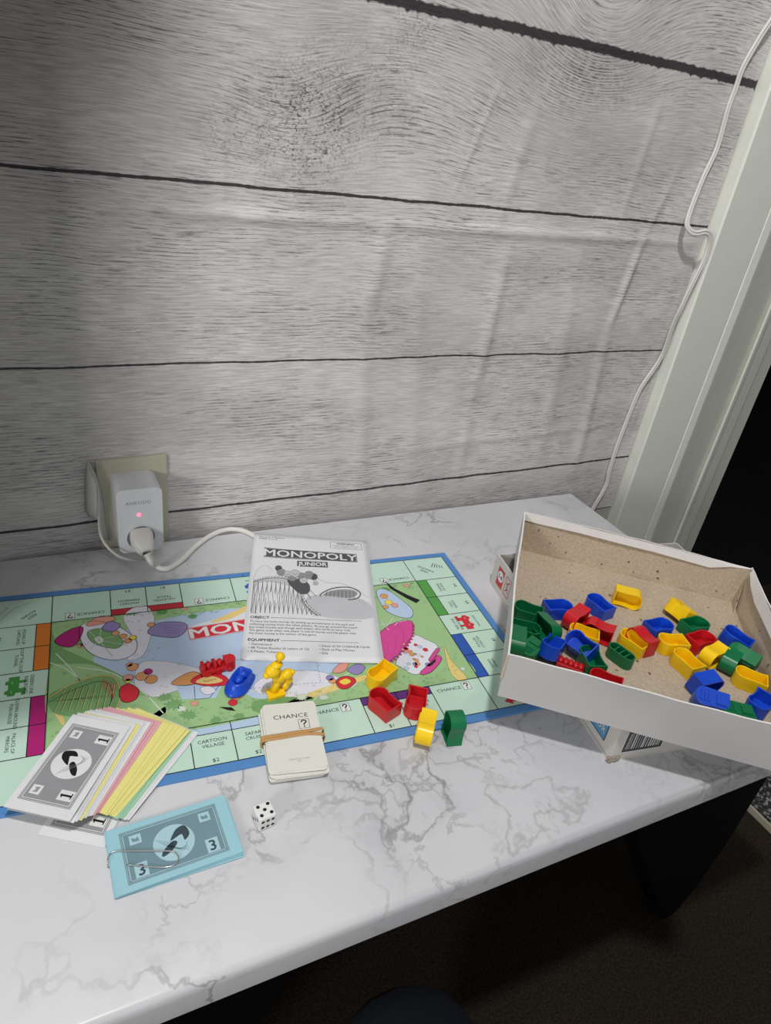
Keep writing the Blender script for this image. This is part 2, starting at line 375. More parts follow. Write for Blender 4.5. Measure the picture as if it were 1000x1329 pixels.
# door casing: moulded profile extruded to the head
def casing():
    m = MB(); row = 702
    def P(px, y): return (aty(px, row, y).x, y)
    x0 = aty(797, 676, YW-14).x-1.5
    prof = [(x0, YW), (x0, -4), (x0+1.5, -7), P(833.5, -7), P(834.5, -5.5), P(836, -7.5), P(843, -9), P(844.5, -8)]
    prof += [P(852, 2), P(862, 14), P(871, 26), P(872, 27), P(873.5, 19), P(876.5, 17), P(879.5, 20), P(880.5, 27)]
    prof += [P(890, 35), P(891, 40), P(896, 46), P(902, 52), (P(902, 46)[0], 64), (x0, 64)]
    m.prism(prof, FZ, 1700, WHITEP, cap=(1, 1)); o = m.build('door_1'); tag(o, kind='structure'); return o
casing()

# ------------------------------------------------------------------ printed fabric backdrop
def fabric():
    root = thing('fabric_backdrop', 'wrinkled grey-white fabric backdrop printed with wood planks, hung behind the marble table', 'backdrop')
    def pt(px, py): p = aty(px, py, YW); return p.x, p.z
    folds = []   # (x0,z0,x1,z1,width,height)
    def fo(a, b, wd, h): x0, z0 = pt(*a); x1, z1 = pt(*b); folds.append((x0, z0, x1, z1, wd, h))
    fo((120, 268), (480, 290), 4.5, 2.6); fo((480, 290), (905, 316), 4.5, 2.4); fo((0, 262), (120, 268), 5, .8)
    fo((120, 610), (480, 590), 5, 1.0); fo((480, 588), (800, 548), 5, 1.2)
    fo((500, 300), (470, 420), 11, 3.0); fo((470, 420), (465, 640), 12, 2.2); fo((655, 330), (610, 520), 9, 2.8); fo((610, 520), (590, 640), 9, 1.5)
    fo((832, 312), (790, 420), 6, 3.2); fo((790, 420), (735, 640), 9, 2.4); fo((880, 215), (832, 312), 6, 1.2)
    fo((655, 90), (585, 255), 3, 1.0); fo((700, 120), (640, 300), 8, 1.4); fo((860, 120), (800, 290), 6, 1.2); fo((300, 0), (285, 290), 3, .8); fo((400, 420), (430, 640), 11, 1.4)
    fo((750, 330), (690, 620), 12, 1.8); fo((900, 330), (815, 560), 8, 2.4); fo((545, 320), (530, 640), 14, 1.6); fo((160, 310), (250, 640), 16, .8); fo((450, 0), (600, 260), 20, 1.5)
    def h(x, z):
        d = 0
        for (a, b, c, e, wd, hh) in folds:
            ux, uz = c-a, e-b; L2 = ux*ux+uz*uz; t = ((x-a)*ux+(z-b)*uz)/L2; tc = max(0, min(1, t))
            qx, qz = a+ux*tc-x, b+uz*tc-z; r = math.hypot(qx, qz)
            if r < wd*3.2: d += hh*1.25*(.25+.75*math.sin(math.pi*tc)**.7)*math.exp(-(r/wd)**2)
        d += .9*math.sin(x*.021+z*.006)+.7*math.sin(x*.043-z*.011+1.3)
        return d
    X0, X1, Z0, Z1 = -101, aty(797, 676, YW-14).x-4, -60, 900
    nx, nz = 330, 250; vs = []; fs = []; hole = (68, 123, -30, 100)
    for j in range(nz+1):
        z = Z0+(Z1-Z0)*j/nz
        for i in range(nx+1):
            x = X0+(X1-X0)*i/nx; k = min(1, max(0, (z+10)/60)); ed = min(1, (X1-x)/25, max(0, math.hypot(max(0, abs(x-95)-40), max(0, abs(z-45)-75))/40))
            vs.append((x, YW-1.6-max(0, (h(x, z)+1.6))*k*ed, z))
    for j in range(nz):
        for i in range(nx):
            x = X0+(X1-X0)*(i+.5)/nx; z = Z0+(Z1-Z0)*(j+.5)/nz
            if hole[0] < x < hole[1] and hole[2] < z < hole[3]: continue
            a = j*(nx+1)+i; fs.append((a, a+1, a+nx+2, a+nx+1))
    m = MB(); m.add(vs, fs, FAB); m.build('cloth', root, smooth=True)
    # cut flap curling away beside the socket plate
    back = mat('fabric_white_back', (206, 205, 198), .8, .2)
    def strip(rows, name):
        V = []; F = []; n = len(rows[0])
        for r in rows: V += r
        for j in range(len(rows)-1):
            for i in range(n-1): F.append((j*n+i, j*n+i+1, (j+1)*n+i+1, (j+1)*n+i))
        mm = MB(); mm.add(V, F, back); o = mm.build(name, root, smooth=True)
        s = o.modifiers.new('thick', 'SOLIDIFY'); s.thickness = .0006
    c8 = lambda a, b, y: aty(90+a/6.667, 570+b/6.667, y)
    L = [(158, 195), (143, 300), (138, 420), (138, 540), (142, 620), (170, 665)]; R = [(164, 200), (200, 290), (240, 400), (243, 500), (246, 600), (247, 692)]
    rows = []
    for (a, b) in zip(L, R):
        rows.append([c8(a[0]+(b[0]-a[0])*t, a[1]+(b[1]-a[1])*t, YW-4-12*math.sin(t*1.6)*min(1, (b[1]-195)/200)) for t in (0, .25, .5, .75, 1)])
    strip(rows, 'cut_flap')
    L = [(166, 205), (205, 300), (243, 410), (246, 520), (247, 640), (250, 760), (272, 860)]; R = [(175, 215), (228, 310), (262, 420), (284, 520), (304, 640), (325, 760), (350, 880)]
    rows = []
    for (a, b) in zip(L, R):
        rows.append([c8(a[0]+(b[0]-a[0])*t, a[1]+(b[1]-a[1])*t, YW-17+11*t) for t in (0, .33, .66, 1)])
    strip(rows, 'cut_flap')
    pp = [c8(a, b, y) for a, b, y in [(245, 680, -14), (252, 790, -22), (280, 880, -30), (340, 960, -38), (430, 1025, -42), (540, 1052, -40), (650, 1050, -30)]]
    pp = spline(pp, 5); rows = []
    for i, p in enumerate(pp):
        wd = 5.5*(1-.55*i/len(pp)); rows.append([(p.x, p.y, max(.8, p.z)), (p.x+wd*.35, p.y+wd*.3, max(.8, p.z)+wd*.55)])
    strip(rows, 'cut_flap')
fabric()

# ------------------------------------------------------------------ table
def table():
    root = thing('side_table', 'low table with a marble-patterned top and dark legs, standing against the plank backdrop', 'table', (200, -235, 0))
    O = Vector((200, -235, 0))
    def topf(m):
        a = (-100, 9.5); b = (704, -21)
        # front edge measured: y -456 at x=0, -474 at x=530
        c = (706, -481); d = (-100, -456)
        n = 8; rings = []
        for (ins, z) in [(0, -26), (0, -8), (.6, -4), (2.2, -1.2), (5, 0)]:
            rings.append([(a[0], a[1]-ins*.2, z), (b[0]-ins, b[1]-ins*.2, z), (c[0]-ins, c[1]+ins, z), (d[0], d[1]+ins, z)])
        V = [Vector(p)-O for R in rings for p in R]; F = []
        for k in range(len(rings)-1):
            for i in range(4): F.append((k*4+i, (k+1)*4+i, (k+1)*4+(i+1) % 4, k*4+(i+1) % 4))
        F.append((16, 19, 18, 17)); F.append((0, 1, 2, 3)); m.add(V, F, MARB)
    m = MB(); topf(m); o = m.build('tabletop', root); smooth_by_angle(o, 50)
    # folded vinyl sheet seam strip under the lip
    m = MB(); m.box((-95, -430, -60), (700, -30, -27), DKWOOD); m.v = [tuple(Vector(v)-O) for v in m.v]; m.build('apron', root)
    # leg bracket tapering to a rounded foot
    pts = [(499, -155), (535, -210), (569, -265), (605, -325), (640, -380), (652, -398), (668, -400), (678, -380), (688, -345), (697, -272), (698, -164), (698, -61), (470, -61)]
    for yy, fl in ((-430, 0), (-75, 0)):
        m = MB(); M = Matrix(((1, 0, 0, 0), (0, 0, 1, 0), (0, 1, 0, 0), (0, 0, 0, 1)))
        m.prism([(p[0], p[1]) for p in pts], yy, yy+36, DKWOOD, M); m.v = [tuple(Vector(v)-O) for v in m.v]; m.build('leg', root, bevel=4)
        m = MB(); m.prism([(-85-(p[0]-690), p[1]) for p in pts], yy, yy+36, DKWOOD, M); m.v = [tuple(Vector(v)-O) for v in m.v]; m.build('leg', root, bevel=4)
table()

# dark speckled slab with cream side beyond the table
def slab():
    cream = mat('cream_edge', (170, 164, 146), .6, .3); n = NT('speckled_stone')
    c = n.mix(n.ramp(n.noise(n.co, 160.0, 4.0, .8), .5, .6), srgb(34, 36, 36), srgb(150, 154, 152)); n.color(c); n.b.inputs['Roughness'].default_value = .4
    r = thing('floor_slab', 'low dark speckled slab with a cream side lying on the brown carpet beyond the table corner', 'slab', (985, -400, FZ))
    m = MB(); m.box((-77, -300, 0), (72, 300, 14), cream); m.build('cream_side', r, bevel=2)
    m = MB(); m.box((-76, -299, 14), (71, 299, 20), n.m); m.build('speckled_top', r, bevel=2)
slab()

# ------------------------------------------------------------------ socket, adapter, cords
def socket():
    pl = mat('almond_plastic', (196, 192, 172), .45, .4, .03)
    a = aty(123, 598, YW-5); b = aty(217, 591, YW-5); top = (a.z+b.z)/2
    r = thing('outlet_plate', 'almond beige wall socket plate behind the white adapter', 'socket', (a.x, YW, top-114))
    m = MB(); m.box((0, -5, 0), (b.x-a.x, -.2, 114), pl); m.build('plate', r, bevel=1.6, seg=3)
    wh = mat('white_plastic', (222, 224, 228), .38, .45, .02); gy = mat('recess_grey', (120, 120, 122), .5)
    yf = YW-44
    p = [aty(150, 638, yf), aty(208.5, 631, yf), aty(214, 711, yf), aty(155, 719, yf)]
    x0 = (p[0].x+p[3].x)/2; x1 = (p[1].x+p[2].x)/2; zt = (p[0].z+p[1].z)/2; zb = (p[2].z+p[3].z)/2
    W, Hh, Dp = x1-x0, zt-zb, 39
    ad = thing('plug_adapter', 'white plug-in socket adapter with a glowing red light on the wall plate', 'adapter', (x0, YW-5.2, zb))
    m = MB(); M = Matrix(((1, 0, 0, 0), (0, 0, -1, 0), (0, 1, 0, 0), (0, 0, 0, 1)))
    rr = 7; pts = []
    for cx, cz, a0 in ((W-rr, Hh-rr, 0), (rr, Hh-rr, 90), (rr, rr, 180), (W-rr, rr, 270)):
        for k in range(6): t = math.radians(a0+k*18); pts.append((cx+rr*math.cos(t), cz+rr*math.sin(t)))
    m.prism(pts, 0, Dp, wh, M); bod = m.build('body', ad, smooth=False, bevel=2.2, seg=4)
    cx, cz = W*.49, Hh*.235
    def disc(mb, r0, r1, y0, y1, mt, cx=cx, cz=cz):
        n = 32; V = []; F = []
        for rad, y in ((r0, y0), (r1, y0), (r1, y1), (r0, y1)):
            V += [(cx+rad*math.cos(2*math.pi*k/n), y, cz+rad*math.sin(2*math.pi*k/n)) for k in range(n)]
        for q in range(4):
            for k in range(n): F.append((q*n+k, q*n+(k+1) % n, ((q+1) % 4)*n+(k+1) % n, ((q+1) % 4)*n+k))
        mb.add(V, F, mt)
    m = MB(); disc(m, 0, 14.2, -Dp-.25, -Dp-.05, gy); m.build('socket_recess', ad)
    m = MB(); disc(m, 14, 15.2, -Dp-.9, -Dp, wh); m.build('socket_rim', bod)
    led = bpy.data.materials.new('red_led'); led.use_nodes = True; bb = led.node_tree.nodes['Principled BSDF']
    bb.inputs['Base Color'].default_value = (1, .1, .15, 1); bb.inputs['Emission Color'].default_value = (1, .06, .12, 1); bb.inputs['Emission Strength'].default_value = 5
    m = MB(); m.sphere((W*.47, -Dp-.2, Hh*.60), (1.9, .7, 1.9), led, M=None); m.build('indicator_light', ad, smooth=True)
    ink = Ink(lambda x, y, h: (x, -Dp-.06-h, y)); ink.text('ANKUOO', W*.47, Hh*.79, 5.4, MGR, sp=1.12, xs=.98); ink.build('lettering', bod, fix=False)
    # plug and flat white cord running to the booklet
    cw = mat('white_cord_vinyl', (226, 224, 218), .4, .45, .02)
    pc = Vector((x0+cx, YW-5.2-Dp, zb+cz))
    pr = thing('power_cord', 'white cord plugged into the adapter and running along the table to the booklet', 'cord', pc)
    m = MB(); V = []; F = []; n = 4
    secs = [(0, 11, 10, 1.5, 0), (-5, 11.6, 10, 1.5, 0), (-11, 11, 9, 0, 0), (-16, 9.5, 7.5, -3, .6), (-19.5, 7, 5.5, -5.5, 1.4), (-22, 5, 4.2, -7, 2.2)]
    for (y, hw, hh, dz, dx) in secs:
        for k in range(16):
            t = 2*math.pi*k/16; c, s_ = math.cos(t), math.sin(t); c = abs(c)**.5*(1 if c > 0 else -1); s_ = abs(s_)**.5*(1 if s_ > 0 else -1)
            V.append((hw*c+dx, y-(.0 if y > -15 else .35*hh*s_), hh*s_+dz))
    for q in range(len(secs)-1):
        for k in range(16): F.append((q*16+k, q*16+(k+1) % 16, (q+1)*16+(k+1) % 16, (q+1)*16+k))
    F.append(tuple(range(16))); F.append(tuple(80+k for k in range(16))[::-1]); m.add(V, F, cw); plug = m.build('plug', pr, smooth=True)
    m = MB()
    for k in range(4):
        y = -22.5-k*1.3; z = -8-k*1.7
        m.tube([(2.4+k*.6, y+.5, z+.6), (2.7+k*.6, y-.5, z-.6)], 4.6-.25*k, cw, 12)
    m.build('strain_relief', plug)
    pts = [(2.6, -22, -7.5), (5, -27.5, -15)]
    for px, py, z in [(202, 734, 5), (210, 738, 3.2), (220, 737, 2.8), (236, 727, 2.8), (252, 711, 2.8), (272, 696, 2.8), (292, 688, 2.8), (312, 688, 2.6), (330, 696, 2.4), (345, 706, 2.4)]:
        p = atz(px, py, z); pts.append(p-pc)
    sp = spline(pts, 7); m = MB(); m.tube(sp, 2.9, cw, 10, flat=.85); m.build('cord', pr, smooth=True)
    # twin flat cord hanging by the casing
    r2 = thing('hanging_cord', 'white twin-wire cord hanging down the backdrop beside the door casing', 'cord', (900, YW-10, 0))
    C = Vector((900, YW-10, 0))
    pp = [(1016, 0, -2), (1000, 27, 1), (985, 50, 4), (964, 87, 7), (953.6, 116, 8), (944, 142, 8), (930, 192, 7), (913, 229, 5), (897, 269, 1), (891, 290, -3), (895.7, 300, -7), (903.6, 303, -10), (914, 301, -12), (920.5, 305, -13), (920, 318, -13), (914, 336, -13), (902, 361, -13), (892, 381, -12), (882.5, 402, -10), (873, 422, -5), (858, 463, 2), (831, 504, 6), (815, 541, 8), (800, 580, 8), (790, 612, 8), (786, 630, 7), (771, 657, 5), (758, 680, 4)]
    sp = spline([aty(a, b, y)-C for a, b, y in pp], 5)
    m = MB()
    for s_ in (-1, 1):
        q = []
        for i, p in enumerate(sp):
            t = (sp[min(i+1, len(sp)-1)]-sp[max(0, i-1)]).normalized(); b = Vector((0, -1, 0)).cross(t).normalized(); q.append(p+b*1.75*s_)
        m.tube(q, 2.0, cw, 8, upv=(0, -1, 0))
    m.build('wire', r2, smooth=True)
socket()

# ------------------------------------------------------------------ game board
BT = -0.110621633; BO = Vector((0.571, -109.4, 0)); QL = 367.8; VR = 30.7; TB = 40.1; CW = 49.4; BL = 8.0; BH = 2.2
QT = [0, 51.5, 84.6, 117.7, 169.2, 217.0, 250.1, 283.2, 316.3, 367.8]; QB = [0, 51.5, 104.2, 137.1, 170.2, 198.6, 250.1, 283.2, 316.3, 367.8]
cB, sB = math.cos(BT), math.sin(BT)
def bp(px, py):     # photo point on the board -> board coordinates (u right, w = up, i.e. -v)
    p = atz(px, py, BH)-BO; return (cB*p.x+sB*p.y, -sB*p.x+cB*p.y)
def board():
    r = thing('game_board', 'unfolded folding game board with blue border and pale green squares on the marble table', 'board', BO, BT)
    blue = mat('board_blue', (84, 138, 198), .45, .4, .03); dkb = mat('board_blue_edge', (44, 86, 140), .6)
    x0, x1 = -CW-BL, QL+CW+BL; y1 = TB+BL; y0 = -(5*VR+TB+BL); xm = QL/2
    for a, b in ((x0, xm-.15), (xm+.15, x1)):
        m = MB(); m.box((a, y0, 0), (b, y1, BH-.05), blue); m.build('board_panel', r, bevel=.4, seg=1)
    k = Ink(lambda x, y, h: (x, y, BH-.03+h), .03)
    C = {n: mat('print_'+n, v, .5, .4, .02) for n, v in dict(mint=(196, 226, 208), red=(196, 38, 52), orange=(222, 126, 44), magenta=(176, 32, 116), purple=(96, 48, 128), lblue=(184, 208, 232), green=(86, 160, 76), dblue=(44, 90, 180), yellow=(240, 214, 80), grass=(160, 198, 140), grass2=(122, 168, 108), sky=(186, 206, 232), cloud=(226, 226, 236), path=(232, 206, 130), pink=(214, 74, 150), pink2=(176, 50, 118), lilac=(150, 136, 190), tan=(222, 156, 96), skin=(226, 160, 112), salmon=(228, 158, 140), rail=(214, 44, 60), railg=(70, 148, 66), railb=(40, 92, 190), pale=(214, 226, 206), leaf=(92, 138, 86)).items()}
    k.rect(x0+BL, y0+BL, x1-BL, y1-BL, C['mint'], 1)
    LW = .75; yb = -5*VR
    k.rect(0, yb, QL, 0, C['grass'], 2)
    # --- centre picture, generic fairground
    P = lambda *a: [bp(*q) for q in a]
    def S(m, *a, lay=3, n=4, out=None): 
        pts = smooth2(P(*a), n); k.poly(pts, m, lay)
        if out: k.line(pts, out, BLK, lay+1, True)
        return pts
    def clipu(p): return (max(.3, min(QL-.3, p[0])), max(yb+.3, min(-.3, p[1])))
    # sky and clouds across the middle
    S(C['sky'], (180, 812), (240, 798), (330, 788), (400, 800), (470, 800), (455, 850), (420, 880), (400, 905), (330, 906), (300, 885), (250, 890), (190, 905), (150, 880), (120, 862), (140, 830), lay=3)
    S(C['cloud'], (160, 800), (185, 785), (200, 800), (196, 825), (186, 850), (165, 856), (172, 828), lay=4, out=.25)
    S(C['cloud'], (180, 862), (205, 858), (235, 862), (262, 870), (262, 885), (230, 896), (198, 905), (175, 892), lay=4, out=.25)
    S(C['cloud'], (330, 896), (345, 878), (400, 870), (440, 880), (430, 894), (380, 905), lay=4, out=.25)
    S(C['cloud'], (340, 800), (330, 790), (310, 797), (250, 812), (262, 818), lay=4)
    # hills
    S(C['grass2'], (66, 820), (76, 838), (100, 850), (140, 868), (170, 885), (120, 880), (68, 884), lay=4)
    S(C['grass'], (64, 870), (90, 862), (130, 866), (190, 900), (215, 925), (150, 945), (66, 940), lay=5)
    S(C['grass'], (190, 935), (240, 905), (300, 902), (340, 925), (300, 938), (235, 950), (200, 955), lay=5)
    S(C['grass'], (445, 878), (470, 862), (520, 830), (560, 800), (600, 850), (615, 876), (555, 888), (470, 902), (400, 915), (410, 905), lay=5)
    S(C['grass2'], (330, 910), (370, 905), (405, 905), (400, 915), (335, 925), lay=6)
    S(C['path'], (576, 838), (586, 858), (606, 880), (594, 883), (582, 868), lay=6, out=.25)
    S(C['path'], (372, 912), (420, 892), (475, 876), (478, 880), (430, 898), (380, 914), lay=6)
    S(C['path'], (272, 808), (300, 795), (322, 785), (330, 786), (300, 803), lay=5)
    S(C['path'], (63, 912), (78, 922), (84, 938), (80, 940), (70, 925), lay=6)
    for a in ([(64, 860), (85, 868), (100, 880), (112, 892)], [(72, 848), (90, 866), (104, 884)], [(100, 866), (140, 872), (165, 884), (190, 902), (212, 926)], [(190, 905), (230, 893), (280, 888), (340, 900)], [(404, 912), (430, 888), (462, 868)]):
        k.line(smooth2(P(*a), 5, False), 1.0, C['pale'], 7)
    # shrubs
    rnd = random.Random(3)
    for (px, py, c, s) in [(78, 800, 'grass2', 9), (92, 830, 'grass2', 11), (112, 834, 'grass2', 8), (72, 842, 'grass2', 7), (140, 800, 'grass2', 7), (170, 795, 'green', 8), (210, 794, 'green', 7), (250, 800, 'green', 6), (226, 914, 'grass2', 9), (245, 928, 'grass2', 8), (214, 905, 'grass2', 7), (236, 920, 'pale', 6), (500, 745+20, 'green', 6), (392, 905, 'pale', 7), (456, 888, 'pale', 7), (600, 868, 'pale', 4), (510, 880, 'grass2', 6), (420, 905, 'pale', 6), (280, 935, 'grass2', 6), (310, 930, 'grass2', 6), (105, 838, 'salmon', 5), (252, 913, 'salmon', 5), (238, 785+5, 'salmon', 5), (527, 757+3, 'salmon', 5), (508, 872, 'salmon', 5), (155, 793+3, 'salmon', 4)]:
        u, v_ = bp(px, py); n = 22; pts = []
        for i in range(n):
            a = 2*math.pi*i/n; rr = s*(.55 if i % 2 else 1)*rnd.uniform(.75, 1.1); pts.append(clipu((u+rr*math.cos(a), v_+rr*.8*math.sin(a))))
        k.poly(pts, C[c], 8)
        k.line(pts, .22, DGR, 9, True)
    # tufts
    for _ in range(520):
        u = rnd.uniform(2, QL-2); v_ = rnd.choice([rnd.uniform(-14, -2), rnd.uniform(yb+2, yb+20), rnd.uniform(yb+2, -2)])
        if 120 < u < 250 and -100 < v_ < -20: continue
        k.line([(u-1.2, v_), (u-.5, v_+2.0), (u, v_), (u+.6, v_+2.2), (u+1.2, v_)], .3, C['leaf'], 7)
    # round ride, left
    S(C['cloud'], (103, 815), (122, 806), (150, 812), (170, 824), (178, 836), (172, 850), (150, 857), (125, 852), (108, 838), lay=9, out=.5)
    S(C['grass2'], (114, 820), (130, 816), (150, 822), (160, 834), (150, 842), (128, 838), (116, 830), lay=10, out=.4)
    for q in ((114, 818), (132, 814), (155, 824), (166, 838), (146, 852), (118, 842)): k.line(P((128, 831), q), .8, C['pale'], 11); k.line(P((128, 831), q), .2, BLK, 12)
    S(C['pale'], (122, 829), (130, 826), (135, 832), (128, 836), lay=12, out=.3)
    S(C['magenta'], (71, 832), (82, 822), (100, 814), (108, 816), (102, 832), (92, 840), (78, 838), lay=10, out=.6)
    S(C['salmon'], (112, 810), (130, 800), (150, 802), (140, 808), (118, 813), lay=10, out=.4)
    S(C['lilac'], (133, 814), (142, 807), (156, 811), (148, 820), (135, 819), lay=11, out=.5)
    S(C['lilac'], (196, 814), (210, 808), (236, 808), (243, 815), (230, 827), (205, 826), (192, 822), lay=10, out=.6)
    for i in range(4): k.line(P((206+i*3, 812+i*3), (238-i*2, 812+i*3.4)), .3, DGR, 12)
    for q, c in (((150, 822), 'skin'), ((160, 826), 'tan'), ((172, 828), 'yellow'), ((166, 832), 'tan'), ((196, 811), 'skin')):
        u, v_ = bp(*q); k.ring(u, v_, 3.3, .5, BLK, 12); k.circle(u, v_, 3.3, C[c], 12)
    # coaster arch
    base = smooth2(P((64, 902), (90, 890), (125, 878), (150, 882), (157, 900), (152, 915), (140, 925), (90, 930), (66, 922)), 4)
    k.poly(base, C['grass2'], 9)
    for off, wd, c in ((0, 1.4, BLK), (0, .9, C['path'])):
        k.line(smooth2(P((63, 906), (90, 890), (125, 878), (148, 880), (156, 898), (153, 915), (146, 925)), 6, False), wd, c, 10 if c is BLK else 11)
    k.line(smooth2(P((63, 912), (92, 897), (125, 885), (141, 888), (146, 902), (142, 918)), 6, False), .5, BLK, 11)
    for i in range(9):
        a = (70+i*9, 924-i*.5); b = (84+i*8, 894-(i*1.1 if i < 6 else 6))
        k.line(P(a, b), .35, BLK, 10); k.line(P((a[0]+1, a[1]), (b[0]+1.2, b[1])), .4, C['path'], 11); k.line(P((a[0], a[1]-14), (b[0]+10, b[1]+14)), .3, BLK, 10)
    for i in range(7): 
        k.line(P((135+i*2.6, 881+i*1.2), (132+i*2.4, 890+i*3)), .5, C['rail'], 12)
    S(C['rail'], (157, 892), (168, 888), (180, 896), (176, 908), (162, 912), (155, 904), lay=12, out=.6)
    for q, c, s in (((172, 866), 'skin', 4.5), ((184, 878), 'skin', 5), ((166, 880), 'salmon', 4), ((196, 882), 'tan', 5), ((166, 884), 'yellow', 2.5), ((192, 872), 'magenta', 3.5), ((168, 863), 'tan', 2.5)):
        u, v_ = bp(*q); k.circle(u, v_, s+.35, BLK, 12); k.circle(u, v_, s, C[c], 13)
    # snack stall
    S(C['tan'], (222, 888), (238, 876), (252, 872), (262, 878), (250, 889), lay=10, out=.5)
    k.poly(P((228, 890), (290, 886), (280, 906), (236, 908)), C['sky'], 10); k.line(P((252, 890), (253, 908), (272, 906), (286, 888)), .5, BLK, 12)
    S(C['rail'], (248, 886), (256, 877), (274, 873), (292, 878), (296, 888), (272, 891), lay=11, out=.5)
    S(C['path'], (254, 886), (262, 880), (276, 878), (289, 884), (272, 888), lay=13, n=4)
    u, v_ = bp(272, 883.5); k.text('TICKETS', u, v_, 3.0, BLK, .06, 14)
    S(C['cloud'], (260, 893), (272, 891), (280, 897), (270, 902), (262, 899), lay=13, out=.3)
    for q, c, s in (((306, 905), 'tan', 3.6), ((302, 912), 'rail', 3.6), ((312, 903), 'skin', 2.6)):
        u, v_ = bp(*q); k.circle(u, v_, s+.35, BLK, 11); k.circle(u, v_, s, C[c], 12)
    k.poly(P((284, 918), (300, 918), (306, 923), (296, 922)), BLK, 9)
    # swing ride, right
    S(C['sky'], (488, 768), (500, 765), (520, 778), (535, 792), (532, 802), (515, 800), (498, 790), lay=9, out=.5)
    for q, c, s in (((498, 774), 'tan', 4), ((504, 782), 'yellow', 4), ((512, 786), 'salmon', 3.5), ((500, 788), 'tan', 3)):
        u, v_ = bp(*q); k.circle(u, v_, s+.35, BLK, 11); k.circle(u, v_, s, C[c], 12)
    for a, b in (((490, 812), (530, 805)), ((494, 806), (504, 818)), ((510, 802), (500, 815)), ((520, 803), (512, 812))): k.line(P(a, b), .6, C['cloud'], 11)
    k.poly(P((500, 755), (512, 764), (530, 773), (545, 779), (540, 783), (526, 776), (506, 764)), BLK, 9)
    S(C['pink'], (478, 838), (500, 815), (520, 806), (534, 807), (536, 820), (528, 838), (514, 852), (498, 862), (484, 858), lay=10, out=.6)
    for a in ([(490, 826), (503, 838), (498, 858)], [(500, 816), (514, 830), (508, 854)], [(514, 810), (524, 824), (518, 848)]): k.line(smooth2(P(*a), 4, False), .35, C['pink2'], 12)
    rim = smooth2(P((536, 812), (535, 826), (526, 842), (512, 856), (500, 863)), 4, False)
    for i, q in enumerate(rim):
        k.circle(q[0], q[1], 1.6, C['pink2'], 12, 8)
    S(C['cloud'], (535, 826), (552, 830), (568, 840), (560, 862), (540, 876), (520, 866), (514, 858), lay=9, out=.4)
    for i in range(22):
        px = rnd.uniform(522, 560); py = rnd.uniform(834, 868)
        if py < 832+abs(px-545)*.2: continue
        u, v_ = bp(px, py); s = rnd.uniform(1.2, 2.8); c = rnd.choice(['salmon', 'skin', 'lilac', 'tan', 'rail', 'sky', 'grass2', 'cloud']); k.circle(u, v_, s+.25, BLK, 11, 12); k.circle(u, v_, s, C[c], 12, 12)
    S(C['pink'], (552, 866), (566, 852), (571, 852), (572, 858), (560, 872), (548, 876), (545, 873), lay=12, out=.5)
    S(C['pink'], (556, 856), (566, 842), (570, 844), (560, 858), lay=12, out=.4)
    k.poly(P((557, 862), (565, 855), (565, 859), (558, 865)), BLK, 14)
    # bumper boat bottom middle
    S(C['rail'], (436, 884), (446, 878), (458, 880), (461, 886), (450, 894), (440, 893), lay=12, out=.6); S(C['yellow'], (440, 885), (449, 881), (455, 885), (447, 889), lay=14)
    for q, c, s in (((428, 880), 'lilac', 3.4), ((431, 884), 'skin', 3.2)):
        u, v_ = bp(*q); k.circle(u, v_, s+.3, BLK, 11); k.circle(u, v_, s, C[c], 12)
    S(C['salmon'], (431, 873), (440, 862), (452, 860), (446, 872), lay=10, out=.4); S(C['lilac'], (450, 870), (462, 862), (474, 866), (464, 876), lay=10, out=.4)
    # dashed card outline
    dd = P((262, 857), (410, 857), (416, 886), (300, 896))
    for a, b in zip(dd, dd[1:]):
        L = math.dist(a, b); n = int(L/3.4)
        for i in range(n):
            t0, t1 = i/n, (i+.55)/n; k.line([(a[0]+(b[0]-a[0])*t0, a[1]+(b[1]-a[1])*t0), (a[0]+(b[0]-a[0])*t1, a[1]+(b[1]-a[1])*t1)], .35, DGR, 12)
    # logo banner
    a0 = bp(242, 811); a1 = bp(247.5, 836); ux = .984
    th = .055; bw, bh2 = 146, 17.5
    c0 = ((a0[0]+a1[0])/2, (a0[1]+a1[1])/2)
    def loc(x, y): return (c0[0]+math.cos(th)*x-math.sin(th)*y, c0[1]+math.sin(th)*x+math.cos(th)*y)
    k.poly([loc(0, -bh2/2), loc(bw, -bh2/2), loc(bw, bh2/2), loc(0, bh2/2)], C['rail'], 13)
    k.line([loc(.6, -bh2/2+.6), loc(bw-.6, -bh2/2+.6), loc(bw-.6, bh2/2-.6), loc(.6, bh2/2-.6)], .5, WHT, 14, True)
    q = loc(bw/2, 0); k.text('MONOPOLY', q[0], q[1], 19, WHT, th, 15, bold=.022, xs=1.36)
    q = loc(bw/2, -15); k.text('JUNIOR', q[0], q[1], 9, C['rail'], th, 15, bold=.02, xs=1.2)
    # --- grid of squares
    yt = TB; y2 = yb-TB; xl = -CW; xr = QL+CW
    hband = 9.0
    def chance_art(cx, cy, rot):
        c, s = math.cos(rot), math.sin(rot); L = lambda x, y: (cx+c*x-s*y, cy+s*x+c*y)
        q = L(-8, 12.5); k.text('CHANCE', q[0], q[1], 5.2, BLK, rot, 4, xs=1.15)
        q0 = [L(6, 8.5), L(14, 8.5), L(14, 17.5), L(6, 17.5)]; k.poly(q0, WHT, 4); k.line(q0, .5, BLK, 5, True)
        q = L(10, 13); k.text('?', q[0], q[1], 9, BLK, rot, 6, bold=.02)
        k.text('', 0, 0, 1, BLK)
